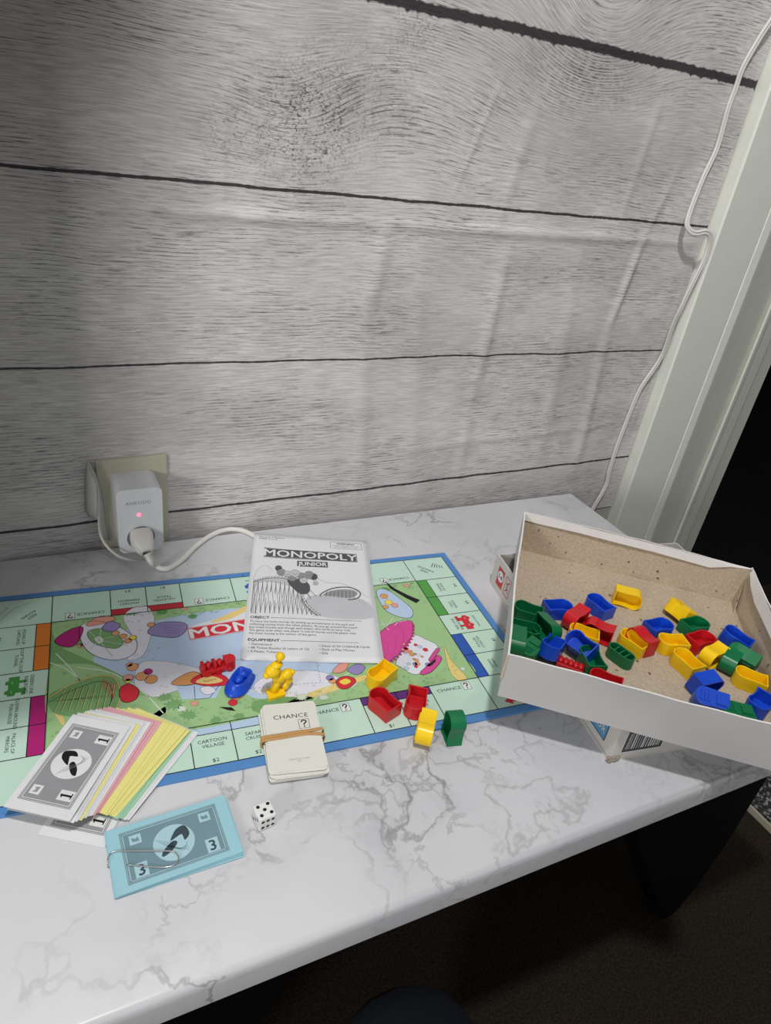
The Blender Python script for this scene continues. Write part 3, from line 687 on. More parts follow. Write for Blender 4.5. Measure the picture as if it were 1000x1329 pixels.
    def name_art(t, price, cx, cy, rot, sz=4.4):
        c, s = math.cos(rot), math.sin(rot); L = lambda x, y: (cx+c*x-s*y, cy+s*x+c*y)
        q = L(0, 6); k.text(t, q[0], q[1], sz, BLK, rot, 4, xs=1.0)
        q = L(0, -13.5); k.text(price, q[0], q[1], 4.6, BLK, rot, 4, xs=1.15)
    def train(cx, cy, rot, m, t):
        c, s = math.cos(rot), math.sin(rot); L = lambda x, y: (cx+c*x-s*y, cy+s*x+c*y)
        body = [(-11, -5), (-6, -5), (-6, -2), (-3, -2), (-3, -5), (5, -5), (5, -2), (8, -2), (8, -5), (11, -5), (11, 0), (8, 1), (8, 5), (11, 5), (11, 8), (3, 8), (3, 3), (-3, 3), (-3, 8), (-6, 8), (-6, 3), (-11, 3)]
        k.poly([L(*q) for q in body], m, 4)
        for x in (-4.5, 6.5): 
            q = L(x, -5); k.circle(q[0], q[1], 2.6, m, 5, 12)
        q = L(0, 12.5); k.text(t, q[0], q[1], 4.2, BLK, rot, 4)
        q = L(0, -12.5); k.text('TAKE A RIDE', q[0], q[1], 3.2, BLK, rot, 4)
    # bottom row (reads from the front)
    bot = [(0, 'C'), (1, 'R', 'YELLOW LINE\nRAILROAD', C['yellow']), (2, 'P', 'CARTOON\nVILLAGE', '$2', C['lblue']), (3, 'P', 'SAFARI\nCRUISE', '$2', C['lblue']), (4, 'N'), (5, 'C'), (6, 'P', 'BALLOON\nSTAND', '$1', C['purple']), (7, 'P', 'COTTON\nCANDY', '$1', C['purple']), (8, 'C')]
    for e in bot:
        i = e[0]; a, b = QB[i], QB[i+1]; cx = (a+b)/2; cy = yb-TB/2
        if e[1] == 'P': k.rect(a, yb-hband, b, yb, e[4], 3); k.rect(a, yb-hband-LW/2, b, yb-hband+LW/2, BLK, 4); name_art(e[2], e[3], cx, cy-2, 0, 4.6)
        elif e[1] == 'C': chance_art(cx, cy, 0)
        elif e[1] == 'R': train(cx, cy, 0, e[3], e[2])
    # top row (upside down)
    top = [(0, 'C'), (1, 'P', 'MYSTERY\nMANSION', '$3', C['red']), (2, 'P', 'HAUNTED\nTRACK', '$3', C['red']), (3, 'C'), (4, 'R', 'BLUE LINE\nRAILROAD', C['railb']), (5, 'P', 'WATER\nCHUTE', '$4', C['yellow']), (6, 'P', 'MINI GOLF', '$4', C['yellow']), (8, 'C')]
    for e in top:
        i = e[0]; a, b = QT[i], QT[i+1]; cx = (a+b)/2; cy = TB/2
        if e[1] == 'P': k.rect(a, 0, b, hband, e[4], 3); k.rect(a, hband-LW/2, b, hband+LW/2, BLK, 4); name_art(e[2], e[3], cx, cy+2, math.pi, 4.4)
        elif e[1] == 'C': chance_art(cx, cy, math.pi)
        elif e[1] == 'R': train(cx, cy, math.pi, e[3], e[2])
    left = [('P', 'ROCKET\nRIDE', '$2', C['orange']), ('P', 'LOOP THE LOOP\nTUNNEL', '$2', C['orange']), ('R', 'GREEN LINE\nRAILROAD', C['railg']), ('P', 'CLOWN AROUND\nFUN HOUSE', '$2', C['magenta']), ('P', 'PALACE OF\nMIRRORS', '$2', C['magenta'])]
    left[0] = ('P', "ROUND UP\nCARTLAND", '$3', C['orange'])
    for i, e in enumerate(left):
        a, b = -VR*(i+1), -VR*i; cy = (a+b)/2; cx = -CW/2
        if e[0] == 'P': k.rect(-hband*1.35, a, 0, b, e[3], 3); k.rect(-hband*1.35-LW/2, a, -hband*1.35+LW/2, b, BLK, 4); name_art(e[1], e[2], cx-3, cy, -math.pi/2, 3.9)
        else: train(cx, cy, -math.pi/2, e[2], e[1])
    right = [('P', 'TUNNEL\nOF FUN', '$4', C['green']), ('P', 'WILD\nRAPIDS', '$4', C['green']), ('R', 'RED LINE\nRAILROAD', C['rail']), ('P', 'ROLLER\nCOASTER', '$5', C['dblue']), ('P', 'FERRIS\nWHEEL', '$5', C['dblue'])]
    for i, e in enumerate(right):
        a, b = -VR*(i+1), -VR*i; cy = (a+b)/2; cx = QL+CW/2
        if e[0] == 'P': k.rect(QL, a, QL+hband*1.35, b, e[3], 3); k.rect(QL+hband*1.35-LW/2, a, QL+hband*1.35+LW/2, b, BLK, 4); name_art(e[1], e[2], cx+3, cy, math.pi/2, 4.0)
        else: train(cx, cy, math.pi/2, e[2], e[1])
    # corner squares
    u = QL+CW/2; k.text('COLLECT\n$2 ALLOWANCE\nAS YOU PASS', u, yb-TB/2+10, 4.6, BLK, .75, 4); k.poly([(u-14, yb-TB+7), (u-7, yb-TB+12), (u-7, yb-TB+9), (u+9, yb-TB+9), (u+9, yb-TB+5), (u-7, yb-TB+5), (u-7, yb-TB+2)], C['rail'], 4)
    k.text('FREE\nPARKING', u-8, TB/2-4, 4.8, BLK, 2.35, 4)
    for i in range(5): k.line([(u+4+i*3, TB/2+2-i), (u+9+i*2, TB/2+9-i*1.5)], .8, BLK, 4)
    k.text('REST\nROOMS', -CW/2+8, TB/2-8, 4.4, BLK, 3.9, 4)
    k.line([(-CW+2, 4), (-CW+16, 26), (-CW+30, 34)], .3, BLK, 4); k.line([(-CW+2, 14), (-CW+12, 30)], .3, BLK, 4)
    # rules
    for i, q in enumerate(QT): k.rect(q-LW/2, 0, q+LW/2, yt, BLK, 6)
    for i, q in enumerate(QB): k.rect(q-LW/2, y2, q+LW/2, yb, BLK, 6)
    for i in range(6):
        k.rect(xl, -VR*i-LW/2, 0, -VR*i+LW/2, BLK, 6); k.rect(QL, -VR*i-LW/2, xr, -VR*i+LW/2, BLK, 6)
    k.rect(0, -LW/2, QL, LW/2, BLK, 16); k.rect(0, yb-LW/2, QL, yb+LW/2, BLK, 16); k.rect(-LW/2, yb, LW/2, 0, BLK, 16); k.rect(QL-LW/2, yb, QL+LW/2, 0, BLK, 16)
    k.rect(xl, yt-LW/2, xr, yt+LW/2, BLK, 6); k.rect(xl, y2-LW/2, xr, y2+LW/2, BLK, 6); k.rect(xr-LW/2, y2, xr+LW/2, yt, BLK, 6)
    k.build('printed_artwork', r)
board()

# ------------------------------------------------------------------ rules booklet
def booklet():
    paper = mat('white_paper', (226, 227, 230), .75, .25, .015)
    tl = atz(330, 692, 5); tr = atz(476, 703, 5); bl = atz(320, 855, 4)
    ang = math.atan2(tr.y-tl.y, tr.x-tl.x); ang = -0.365
    r = thing('rules_booklet', 'white printed rules booklet lying across the back of the game board', 'booklet', (tl.x, tl.y, 0), ang)
    W, H = 131, 209
    def zb(x, y): # y negative downwards
        p = 2.75 + 3.3*math.exp(-((x+4)/46)**2-((y+18)/26)**2) + 1.2*math.exp(-((x-W)/30)**2-((y+H)/40)**2) + .5*math.sin(x*.03+y*.02)**2
        return p
    for layer, nm in ((0, 'page'), (1, 'cover')):
        m = MB(); nx, ny = 20, 30; V = []; F = []
        ox, oy = ((1.5, -1.0) if layer == 0 else (0, 0))
        for j in range(ny+1):
            for i in range(nx+1):
                x = W*i/nx; y = -H*j/ny; V.append((x+ox-.01*y*0, y+oy, zb(x, y)+layer*.3))
        for j in range(ny):
            for i in range(nx): a = j*(nx+1)+i; F.append((a, a+nx+1, a+nx+2, a+1))
        m.add(V, F, paper); o = m.build(nm, r, smooth=True); s = o.modifiers.new('thick', 'SOLIDIFY'); s.thickness = .00015; s.offset = -1
    k = Ink(lambda x, y, h: (x, y, zb(x, y)+.34+h), .04)
    def seg(x0, y0, x1, y1, m, lay, n=10):
        for i in range(n): k.rect(x0+(x1-x0)*i/n, y0, x0+(x1-x0)*(i+1)/n, y1, m, lay)
    k.text('For 2 to 4 Players\nAGES 5 to 8', 6, -7, 4.0, DGR, 0, 2, 'l')
    k.frame(88, -20, 125, -7, .4, DGR, 2); k.text('WARNING:', 106, -10, 4.2, BLK, 0, 2, bold=.02); k.text('CHOKING HAZARD - Small parts.\nNot for children under 3 years.', 106.5, -14.3, 2.2, DGR, 0, 2)
    seg(13, -46, 118, -29, DGR, 1, 14); k.text('MONOPOLY', 65.5, -37.3, 16.5, WHT, 0, 3, bold=.02, xs=1.14)
    k.frame(13.8, -45.3, 117.2, -29.7, .4, WHT, 2)
    seg(50, -59.5, 84, -49, DGR, 1, 5); k.text('JUNIOR', 67, -54, 9.6, WHT, 0, 3, bold=.03, xs=.95)
    kk = k; YM = lambda y: -61-(-50-y)*1.38
    k = Ink(lambda x, y, h: (x, YM(y), zb(x, YM(y))+.34+h), .04); k.mb = kk.mb
    # illustration: grey fairground coaster
    arch = smooth2([(5, -72), (20, -66), (40, -66), (52, -78), (60, -97), (72, -109)], 6, False)
    k.poly([(5, -110), (5, -72)]+arch+[(72, -110)], LGR, 1)
    for i in range(0, 14):
        x = 5+i*4.6; yt = -70 if x < 42 else -70-(x-42)*1.25
        k.line([(x, -109), (x, yt)], .5, DGR, 2); k.line([(x, -109), (x+5, yt-4)], .4, DGR, 2); k.line([(x+5, -109), (x, yt-4)], .35, BLK, 2)
    k.line(arch, 2.4, DGR, 3); k.line([(p[0], p[1]+.2) for p in arch], 1.4, WHT, 4)
    for i in range(0, len(arch)-1, 1): p = arch[i]; k.line([(p[0]-.8, p[1]-1.6), (p[0]+.8, p[1]+1.6)], .4, BLK, 5)
    k.line(smooth2([(44, -66), (60, -82), (74, -109)], 5, False), .8, DGR, 3); k.line(smooth2([(50, -66), (70, -86), (86, -109)], 5, False), .5, DGR, 3)
    k.poly(smooth2([(40, -68), (54, -66), (63, -72), (63, -82), (55, -85), (46, -78)]), DGR, 5)
    for (x, y, s, c) in ((33, -58, 4.5, MGR), (40, -60, 4, LGR), (48, -59, 5, LGR), (55, -62, 4.5, MGR), (63, -60, 5, MGR), (45, -65, 4, MGR), (57, -67, 4, LGR), (30, -53, 3.5, DGR), (68, -62, 4, DGR), (70, -70, 2.5, LGR)):
        k.circle(x, y, s+.3, BLK, 5); k.circle(x, y, s, c, 6)
        k.line([(x-s*.5, y), (x, y-s*.4), (x+s*.5, y)], .3, BLK, 7)
    k.poly(smooth2([(60, -90), (80, -84), (110, -86), (126, -94), (127, -110), (74, -110)]), LGR, 1)
    for i in range(16): k.line([(70+i*3.5, -110), (66+i*3.5, -88)], .3, MGR, 2)
    k.line(smooth2([(75, -84), (88, -76), (106, -74), (117, -80), (112, -88), (92, -90), (78, -90)]), 1.2, DGR, 4, True); k.poly(smooth2([(78, -84), (90, -78), (108, -77), (114, -82), (106, -87), (88, -88)]), MGR, 3)
    for i in range(8): k.line([(82+i*4, -79), (80+i*4.3, -88)], .4, BLK, 5)
    for (x, y) in ((92, -96), (100, -98), (96, -102), (108, -100), (84, -100)): k.circle(x, y, 3.2, WHT, 3, 9); k.ring(x, y, 3.2, .3, DGR, 4, 9)
    k.line(smooth2([(4, -70), (8, -56), (16, -50), (24, -56)], 5, False), .3, MGR, 2); k.line(smooth2([(60, -55), (80, -68), (100, -70), (126, -86)], 5, False), .3, MGR, 2)
    # text blocks
    k = kk
    k.text('OBJECT', 5, -149, 5.0, BLK, 0, 2, 'l', bold=.02, xs=1.1); seg(25, -149.4, 116, -148.9, DGR, 2)
    body = ['To have the most money, by setting up amusements in the park and', 'collecting money from the other players. As you go around the board', 'buy ticket booths and charge each player who lands on your ride.', 'The game ends when one player is out of money and the player with', 'the most money is the winner of the game.']
    for i, t in enumerate(body): k.text(t, 5, -155-i*4.4, 4.0, BLK, 0, 2, 'l', xs=.93)
    k.text('EQUIPMENT', 5, -182, 5.0, BLK, 0, 2, 'l', bold=.02, xs=1.1); seg(36, -182.4, 110, -181.9, DGR, 2)
    for i, t in enumerate(['\u2022 Gameboard', '\u2022 48 Ticket Booths (4 colors of 12)', '\u2022 4 Plastic Tokens']): k.text(t, 6, -188-i*5.0, 4.0, BLK, 0, 2, 'l')
    for i, t in enumerate(['\u2022 Deck of 24 CHANCE Cards', '\u2022 Pack of Play Money', '\u2022 Die']): k.text(t, 72, -188-i*5.0, 4.0, BLK, 0, 2, 'l')
    k.build('print', r)
booklet()

# ------------------------------------------------------------------ play money
ORD = ['topmost', 'second', 'third', 'fourth', 'fifth', 'sixth', 'seventh', 'eighth', 'ninth', 'tenth', 'eleventh', 'twelfth']
PAP = {n: mat(n+'_paper', c, .8, .2, .02) for n, c in dict(white=(222, 223, 228), yellow=(234, 226, 142), pink=(228, 172, 180), green=(162, 208, 176), blue=(158, 204, 216)).items()}
BLU_INK = mat('slate_ink', (116, 146, 156), .6, .3); BLU_L = mat('pale_slate_ink', (172, 206, 216), .6, .3)
def bill_mesh(name, colour, num, L, W, ink=None, light=None, full=True):
    r = thing(name, '', 'banknote'); m = MB(); m.box((-L/2, -W/2, -.11), (L/2, W/2, .11), PAP[colour]); sheet = m.build('paper', r)
    if num:
        ink = ink or MGR; light = light or WHT
        k = Ink(lambda x, y, h: (x, y, .11+h), .03); a, b = L/2-8, W/2-4.5
        k.rect(-a, -b, a, b, ink, 1); k.frame(-a+1.8, -b+1.8, a-1.8, b-1.8, .5, light, 2); k.frame(-a+.6, -b+.6, a-.6, b-.6, .25, light, 2)
        dk = BLK if light is WHT else mat('deep_slate_ink', (52, 72, 80), .6)
        k.circle(0, 0, 13.6, light, 2, 32)
        # plain engraved ornament in the middle oval
        k.poly(smooth2([(-2, 2), (3, 9), (9, 10), (11, 3), (7, -1), (6, 4), (2, 3)]), dk, 3); k.poly(smooth2([(-9, -8), (-3, -6), (2, -1), (-1, 1), (-8, -4)]), dk, 3)
        for i in range(5): k.line(smooth2([(-11+i*2, 6-i), (-4+i*2, -2-i*1.5), (8, -9+i*1.6)], 4, False), .3, ink, 3)
        for sx, sy, big in ((-1, -1, 1), (1, 1, 0), (1, -1, 1), (-1, 1, 0)):
            x, y = sx*(a-9.5), sy*(b-8)
            if num == 3 and False: pass
            if sy < 0:
                k.rect(x-4.2, y-5.2, x+4.2, y+5.2, light, 2); k.text(str(num), x, y, 11, dk, 0 if num == 3 else 0, 3, bold=.02)
            else:
                k.rect(x-3.8, y-3.6, x+3.8, y+3.6, light, 2); k.poly([(x-2, y-1.6), (x+2.4, y-1.8), (x+1.8, y+1.6), (x, y+.4), (x-2.4, y+1.8)], ink, 3)
        k.build('print', sheet)
    return r
def fan():
    L, W = 86.5, 46.5
    proto = {}
    seq = [('white', 13, -354, 56, 1, 'white play-money bill with grey print lying lowest, under the front end of the fanned pile')]
    seq += [('white', 31, -340.5, 43.5, 0, None), ('white', 29, -340, 45, 0, None), ('green', 27.5, -339, 44.5, 0, None), ('green', 26, -338, 46.5, 0, None), ('green', 24, -338, 45, 0, None)]
    seq += [('yellow', 20+d[0], -334.5+d[1], d[2], 0, None) for d in ((3, -2, 42), (2, 0, 43.5), (0, 0, 41.5), (-1, 1, 45), (-2, 0, 47), (-3, 1, 49))]
    seq += [('pink', 13, -331, 50, 0, None), ('pink', 12, -331.5, 51.5, 0, None), ('pink', 11, -332, 53, 0, None), ('pink', 10, -333, 52.5, 0, None)]
    seq += [('white', 8.5, -333, 53, 0, None), ('white', 7, -333, 54.5, 0, None), ('white', 5, -334, 55.5, 0, None), ('white', 4, -334, 54, 0, None), ('yellow', 2, -335.5, 54.5, 0, 'single yellow play-money bill just below the white bills topping the fan'), ('yellow', .5, -335, 55.5, 0, None)]
    seq[-1] = ('white', .5, -335, 56, 0, None)
    seq += [('white', -1, -336, 55, 0, None), ('white', -3, -336.5, 56, 0, None), ('white', -5.2, -337, 55, 1, 'white play-money bill with grey figure 1 frame, topmost of the fanned pile')]
    # the bigger notes sit further out along the pile, their far ends showing
    lab = {'white': 'white play-money bill showing only thin edges in the middle of the fanned pile', 'green': 'pale green play-money bill low in the fanned pile beside the board edge', 'yellow': 'yellow play-money bill spread from the right side of the fanned pile', 'pink': 'pink play-money bill peeking between white and yellow bills of the pile'}
    n = len(seq)
    for i, (c, bx, by, a, pr, lb) in enumerate(seq):
        key = (c, pr); t = math.radians(a); z = .35+i*.42+(BH if i >= 1 else 0)
        z0 = z
        cx = bx+L/2*math.cos(t)-W/2*math.sin(t)*1; cy = by+L/2*math.sin(t)+W/2*math.cos(t)
        ext = {'yellow': 0, 'pink': 2}.get(c, 0)
        tilt = 0
        if i == 0: cx -= 0; tilt = .03; z += 1.4
        if i == n-1: tilt = -.035; z += 1.6
        # board lies under the far half of the pile: keep the rest level on it
        rot = Matrix.Rotation(t, 3, 'Z') @ Matrix.Rotation(tilt if i else .026, 3, 'Y')
        if key not in proto: proto[key] = bill_mesh('play_money_bill', c, 1 if pr else 0, L, W); o = proto[key]
        else: o = dup(proto[key])
        o.location = Vector((cx, cy, z))*MM; o.rotation_euler = (Matrix.Rotation(t, 3, 'Z') @ Matrix.Rotation(-tilt if i == 0 else -tilt, 3, 'Y')).to_euler()
        if pr: # numerals are printed across the bill
            pass
        cnt = sum(1 for q in seq[i:] if q[0] == c and not q[5])
        o['label'] = lb or '%s %s play-money bill from the top among the unprinted %s bills of the fan' % (ORD[cnt-1], dict(green='pale green').get(c, c), c)
        if not lb: o['group'] = 'plain '+c+' bills inside the fanned pile'
        elif 'group' in o: del o['group']
fan()
def blue_stack():
    L, W = 81.5, 48; first = None; n = 10
    for i in range(n):
        top = i == n-1
        if first is None: first = bill_mesh('play_money_bill', 'blue', 0, L, W); o = first
        elif top: o = bill_mesh('play_money_bill', 'blue', 3, L, W, BLU_INK, BLU_L)
        else: o = dup(first)
        a = math.radians(-.6+.5*math.sin(i*2.1)+(i-5)*.25); o.location = Vector((55.5+.5*math.sin(i*1.7)+(1.2 if i < 2 else 0), -368.3+.4*math.cos(i*2.3)-(.6 if i < 3 else 0), .3+i*.36))*MM
        o.rotation_euler = (0, 0, a)
        if top: o['label'] = 'pale blue play-money bill with figure 3s, topmost of the clipped stack'
        else: o['label'] = '%s pale blue bill from the top of the clipped stack, only its edge showing' % ORD[n-1-i]; o['group'] = 'plain blue bills in the clipped stack'
    st_ = mat('steel_wire', (205, 205, 205), .22, .6); st_.node_tree.nodes['Principled BSDF'].inputs['Metallic'].default_value = .85
    z = .3+n*.36+.65
    A = lambda px, py, zz=z: atz(px, py, zz)
    O = A(139, 1108)
    r = thing('paper_clip', 'silver wire paper clip holding the blue play-money bills', 'paper clip', O)
    pts = [(164, 1122), (190, 1124.5), (215, 1125.5), (228, 1121), (231.5, 1112), (226, 1105.5), (214, 1104.5), (180, 1104.5), (150, 1105), (141.5, 1110), (139.5, 1119)]
    q = [A(*p)-O for p in pts]; q.append(A(141, 1126, .6)-O); q.append(A(150, 1128, .2)-O)
    m = MB(); m.tube(spline(q, 5), .5, st_, 8); m.build('wire', r, smooth=True)
blue_stack()

# ------------------------------------------------------------------ chance cards with rubber band
def cards():
    cw = mat('card_stock', (226, 225, 216), .55, .35, .02); W, L = 43.5, 68.5; n = 10; first = None
    rnd = random.Random(5); c0 = Vector((161.4, -314.0)); th = .78
    for i in range(n):
        top = i == n-1
        if first is None or top:
            o = thing('chance_card', '', 'card'); m = MB(); rr = 3; pts = []
            for cx, cy, a0 in ((W/2-rr, L/2-rr, 0), (-W/2+rr, L/2-rr, 90), (-W/2+rr, -L/2+rr, 180), (W/2-rr, -L/2+rr, 270)):
                for q in range(5): t = math.radians(a0+q*22.5); pts.append((cx+rr*math.cos(t), cy+rr*math.sin(t)))
            m.prism(pts, 0, th-.06, cw); stock = m.build('card_stock', o)
            if top:
                k = Ink(lambda x, y, h: (x, y, th-.06+h), .03)
                k.text('CHANCE', 0, 19.5, 6.2, BLK, 0, 1, xs=1.1, sp=1.05)
                q = [(5.5, 5.5), (14, 5.5), (14, 15), (5.5, 15)]; k.line(q, .5, BLK, 2, True); k.text('?', 9.7, 10.3, 9.5, BLK, 0, 2, bold=.02)
                k.text('PARKER BROTHERS\nINC.', 1, -24, 1.9, MGR, 0, 1)
                k.build('print', stock)
            if first is None: first = o
        else: o = dup(first)
        low = 1-i/(n-1); dx = -low*3.0+rnd.uniform(-.9, .9); dy = -low*2.5+rnd.uniform(-1.2, .8)
        if i in (3, 4): dx += 2.0; dy -= 1.0
        if top: dx = dy = 0
        o.location = Vector((c0.x+dx, c0.y+dy, i*th + (BH if 1 else 0)))*MM; o.rotation_euler = (0, 0, math.radians(-12)+(0 if top else rnd.uniform(-.03, .03)))
        if top: o['label'] = 'cream card reading CHANCE with a question mark, topmost of the banded deck'
        else: o['label'] = '%s cream card from the top of the banded deck, only its edge showing' % ORD[n-1-i]; o['group'] = 'lower cards of the banded deck'
    rb = mat('tan_rubber', (196, 150, 92), .6, .3, .06, 200)
    r = thing('rubber_band', 'tan rubber band wrapped around the deck of cream cards', 'rubber band', (c0.x, c0.y, BH), math.radians(-12))
    h = n*th+.25; w2 = W/2+4.2
    for off, tilt in ((0.8, 2.0), (-2.0, -.8)):
        loop = [(-w2+1.6, off-1, -.0), (-w2, off-1, h*.5), (-w2+1.5, off-.8, h+.1), (-W/4, off, h+.25), (0, off+.8, h+.4), (W/4, off+1.1, h+.3), (w2-3, off+tilt, h+.15), (w2-1.6, off+tilt, h*.5), (w2-3, off+tilt, .0)]
        m = MB(); m.tube(spline(loop, 6), 1.6, rb, 8, flat=.35, upv=None); m.build('strand', r, smooth=True)
cards()

# ------------------------------------------------------------------ die
def die():
    s = 13.4; wp = mat('die_plastic', (232, 232, 228), .25, .5, .01); bk = mat('pip_black', (16, 16, 18), .3)
    r = thing('white_die', 'small white die with black pips, five pips up, in front of the card deck', 'die', (117.6, -373.0, 0), math.radians(4))
    m = MB(); m.box((-s/2, -s/2, 0), (s/2, s/2, s), wp); o = m.build('cube', r, bevel=1.5, seg=4)
    g = 3.7; faces = {'t': [(-g, -g), (g, -g), (-g, g), (g, g), (0, 0)], 'f': [(-g, -g*.8), (0, -g*.8), (g, -g*.8), (-g, g*.8), (0, g*.8), (g, g*.8)], 'l': [(-g, -g), (0, 0), (g, g)], 'r': [(-g, -g), (g, g), (-g, g), (g, -g)]}
    m = MB()
    for f, ps in faces.items():
        for a, b in ps:
            n = 14; pts = [(a+1.35*math.cos(2*math.pi*i/n), b+1.35*math.sin(2*math.pi*i/n)) for i in range(n)]
            e = .05
            T = {'t': lambda x, y: (x, y, s+e), 'f': lambda x, y: (x, -s/2-e, s/2+y), 'l': lambda x, y: (-s/2-e, -x, s/2+y), 'r': lambda x, y: (s/2+e, x, s/2+y)}[f]
            m.add([T(*p) for p in pts], [tuple(range(n))], bk)
    m.build('pips', o)
die()

# ------------------------------------------------------------------ toy booths
PC = dict(red=(200, 26, 36), blue=(22, 76, 204), yellow=(250, 206, 18), green=(8, 112, 66))
PM = {k: mat(k+'_plastic', v, .33, .45, .02, 80) for k, v in PC.items()}
BW = 13.4; BS = 1.14
OUT = smooth2([(4, 7.3), (8.5, 7.0), (12, 4.2), (13.2, 0), (12, -4.4), (8.5, -7.2), (4.2, -7.4)], 3, False)+smooth2([(1, -6.6), (-3, -6.3), (-8, -6.5), (-13, -7.5)], 2, False)+[(-13, 6.9), (-4, 6.8)]
OUT = [(p[0]*1.07, p[1]*1.24) for p in OUT]
def inset(pts, d):
    n = len(pts); A = sum(pts[i][0]*pts[(i+1)%n][1]-pts[(i+1)%n][0]*pts[i][1] for i in range(n)); sg = 1 if A > 0 else -1
    P = [Vector(p) for p in pts]; out = []
    for i in range(n):
        a, b, c = P[i-1], P[i], P[(i+1) % n]; n1 = Vector((-(b-a).y, (b-a).x)).normalized(); n2 = Vector((-(c-b).y, (c-b).x)).normalized(); nn = n1+n2
        nn = nn/max(.5, nn.dot(n1)) if nn.length > 1e-6 else n1; out.append(tuple(b+nn*d*sg))
    return out
def booth_mesh(colour):
    m = MB(); mt = PM[colour]; n = len(OUT); A = sum(OUT[i][0]*OUT[(i+1)%n][1]-OUT[(i+1)%n][0]*OUT[i][1] for i in range(n))
    o = OUT if A > 0 else OUT[::-1]; inn = inset(o, 1.15)
    rings = [[(p[0], p[1], 0) for p in o], [(p[0], p[1], BW) for p in o], [(p[0], p[1], BW) for p in inn], [(p[0]*.96, p[1]*.92, 2.2) for p in inn]]
    V = [v for R in rings for v in R]; F = []
    for k in range(3):
        for i in range(n): F.append((k*n+i, k*n+(i+1) % n, (k+1)*n+(i+1) % n, (k+1)*n+i))
    F.append(tuple(3*n+i for i in range(n))); F.append(tuple(range(n))[::-1]); m.add(V, F, mt)
    # ribs on the closed face: counter ledge and window frame
    rc = [(-11.5, -4.8), (-3.2, -4.6), (-3.2, 5.2), (-11.5, 5.2)]
    m.prism(rc, -1.0, .0, mt); m.box((-11.8, -5.4, -.55), (-2.2, -4.7, 0), mt)
    for x in (2.2, 5.2, 8.2): m.box((x, -4.8, -.9), (x+1.6, 4.8, 0), mt)
    m.v = [(v[0], v[1], v[2]-BW/2) for v in m.v]
    return m
MESH = {}
def booth(colour, label, loc, rot, slots=False, parent=None):
    key = colour+('s' if slots else '')
    nm = 'toy_ticket_booth'
    if key not in MESH:
        if slots:
            m = MB(); mt = PM[colour]; pill = []
            for cx, a0 in ((7, -90), (-7, 90)):
                for q in range(9): t = math.radians(a0+q*22.5); pill.append((cx+6.4*math.cos(t), 6.4*math.sin(t)))
            n = len(pill); inn = inset(pill, 1.3)
            rings = [[(p[0], p[1], -6) for p in pill], [(p[0], p[1], 6) for p in pill], [(p[0], p[1], 6) for p in inn], [(p[0], p[1], -4.5) for p in inn]]
            V = [v for R in rings for v in R]; F = []
            for k in range(3):
                for i in range(n): F.append((k*n+i, k*n+(i+1) % n, (k+1)*n+(i+1) % n, (k+1)*n+i))
            F.append(tuple(3*n+i for i in range(n))); F.append(tuple(range(n))[::-1]); m.add(V, F, mt)
            for x in (-6.2, -.6, 5.0): m.box((x, -5.3, -4.6), (x+1.4, 5.3, 5.2), mt)
        else: m = booth_mesh(colour)
        o = m.build(nm, bevel=.25, seg=2); MESH[key] = o.data
        bev = True
    else:
        o = bpy.data.objects.new(nm, MESH[key]); COL.objects.link(o)
        b = o.modifiers.new('bevel', 'BEVEL'); b.width = .25*MM; b.segments = 2; b.limit_method = 'ANGLE'; b.angle_limit = math.radians(40)
    o.location = Vector(loc)*MM; o.rotation_euler = rot.to_euler() if hasattr(rot, 'to_euler') else rot
    tag(o, label, 'game piece'); return o
def pose(yaw, roll=0, pitch=0, base=None):
    R = Matrix.Rotation(math.radians(yaw), 3, 'Z') @ Matrix.Rotation(math.radians(pitch), 3, 'Y') @ Matrix.Rotation(math.radians(roll), 3, 'X')
    return (base @ R) if base is not None else R
def lowest(colour, R):
    return min((R @ Vector((x, y, z))).z for (x, y) in OUT for z in (-BW/2, BW/2))
def pxyaw(p0, p1, z):       # heading of the line seen between two photo points
    a = atz(p0[0], p0[1], z); b = atz(p1[0], p1[1], z); return math.degrees(math.atan2(b.y-a.y, b.x-a.x))
# five on and by the board: (colour, px of top-face centre, flat end px, round end px, roll, label)
def put(colour, c, flat, rnd_, roll, pitch, label, zbase=0.0, nrm=None, slots=False, h=None):
    z = zbase+BW
    yaw = pxyaw(flat, rnd_, z); R = pose(yaw, roll, pitch)
    lo = (-lowest(colour, R) if not slots else 6.0)
    ztop = zbase+2*min(lo, BW/2+1) if h is None else h
    p = atz(c[0], c[1], ztop)
    o = booth(colour, label, (p.x, p.y, zbase+lo), R, slots); o.scale = (1.0,)*3; return o
put('yellow', (495, 870), (508, 862), (480, 884), 0, 0, 'yellow toy booth open side up on the board, behind the red ones', BH+.4)
put('red', (498, 906), (515, 920), (485, 894), 0, 0, 'red toy booth open side up, leaning against the yellow booth on the board', BH+.4)
put('red', (541, 905), (544, 893), (539, 919), 0, 0, 'red toy booth open side up on the board, right of its red twin', BH+.4)
put('yellow', (554, 939), (559, 922), (550, 962), -90, 0, 'yellow toy booth on its side over the blue border of the board', BH+.4)
put('green', (590, 938), (584, 940), (597, 939), 0, -90, 'green toy booth standing upright on its end past the blue border of the board', .2, h=18)

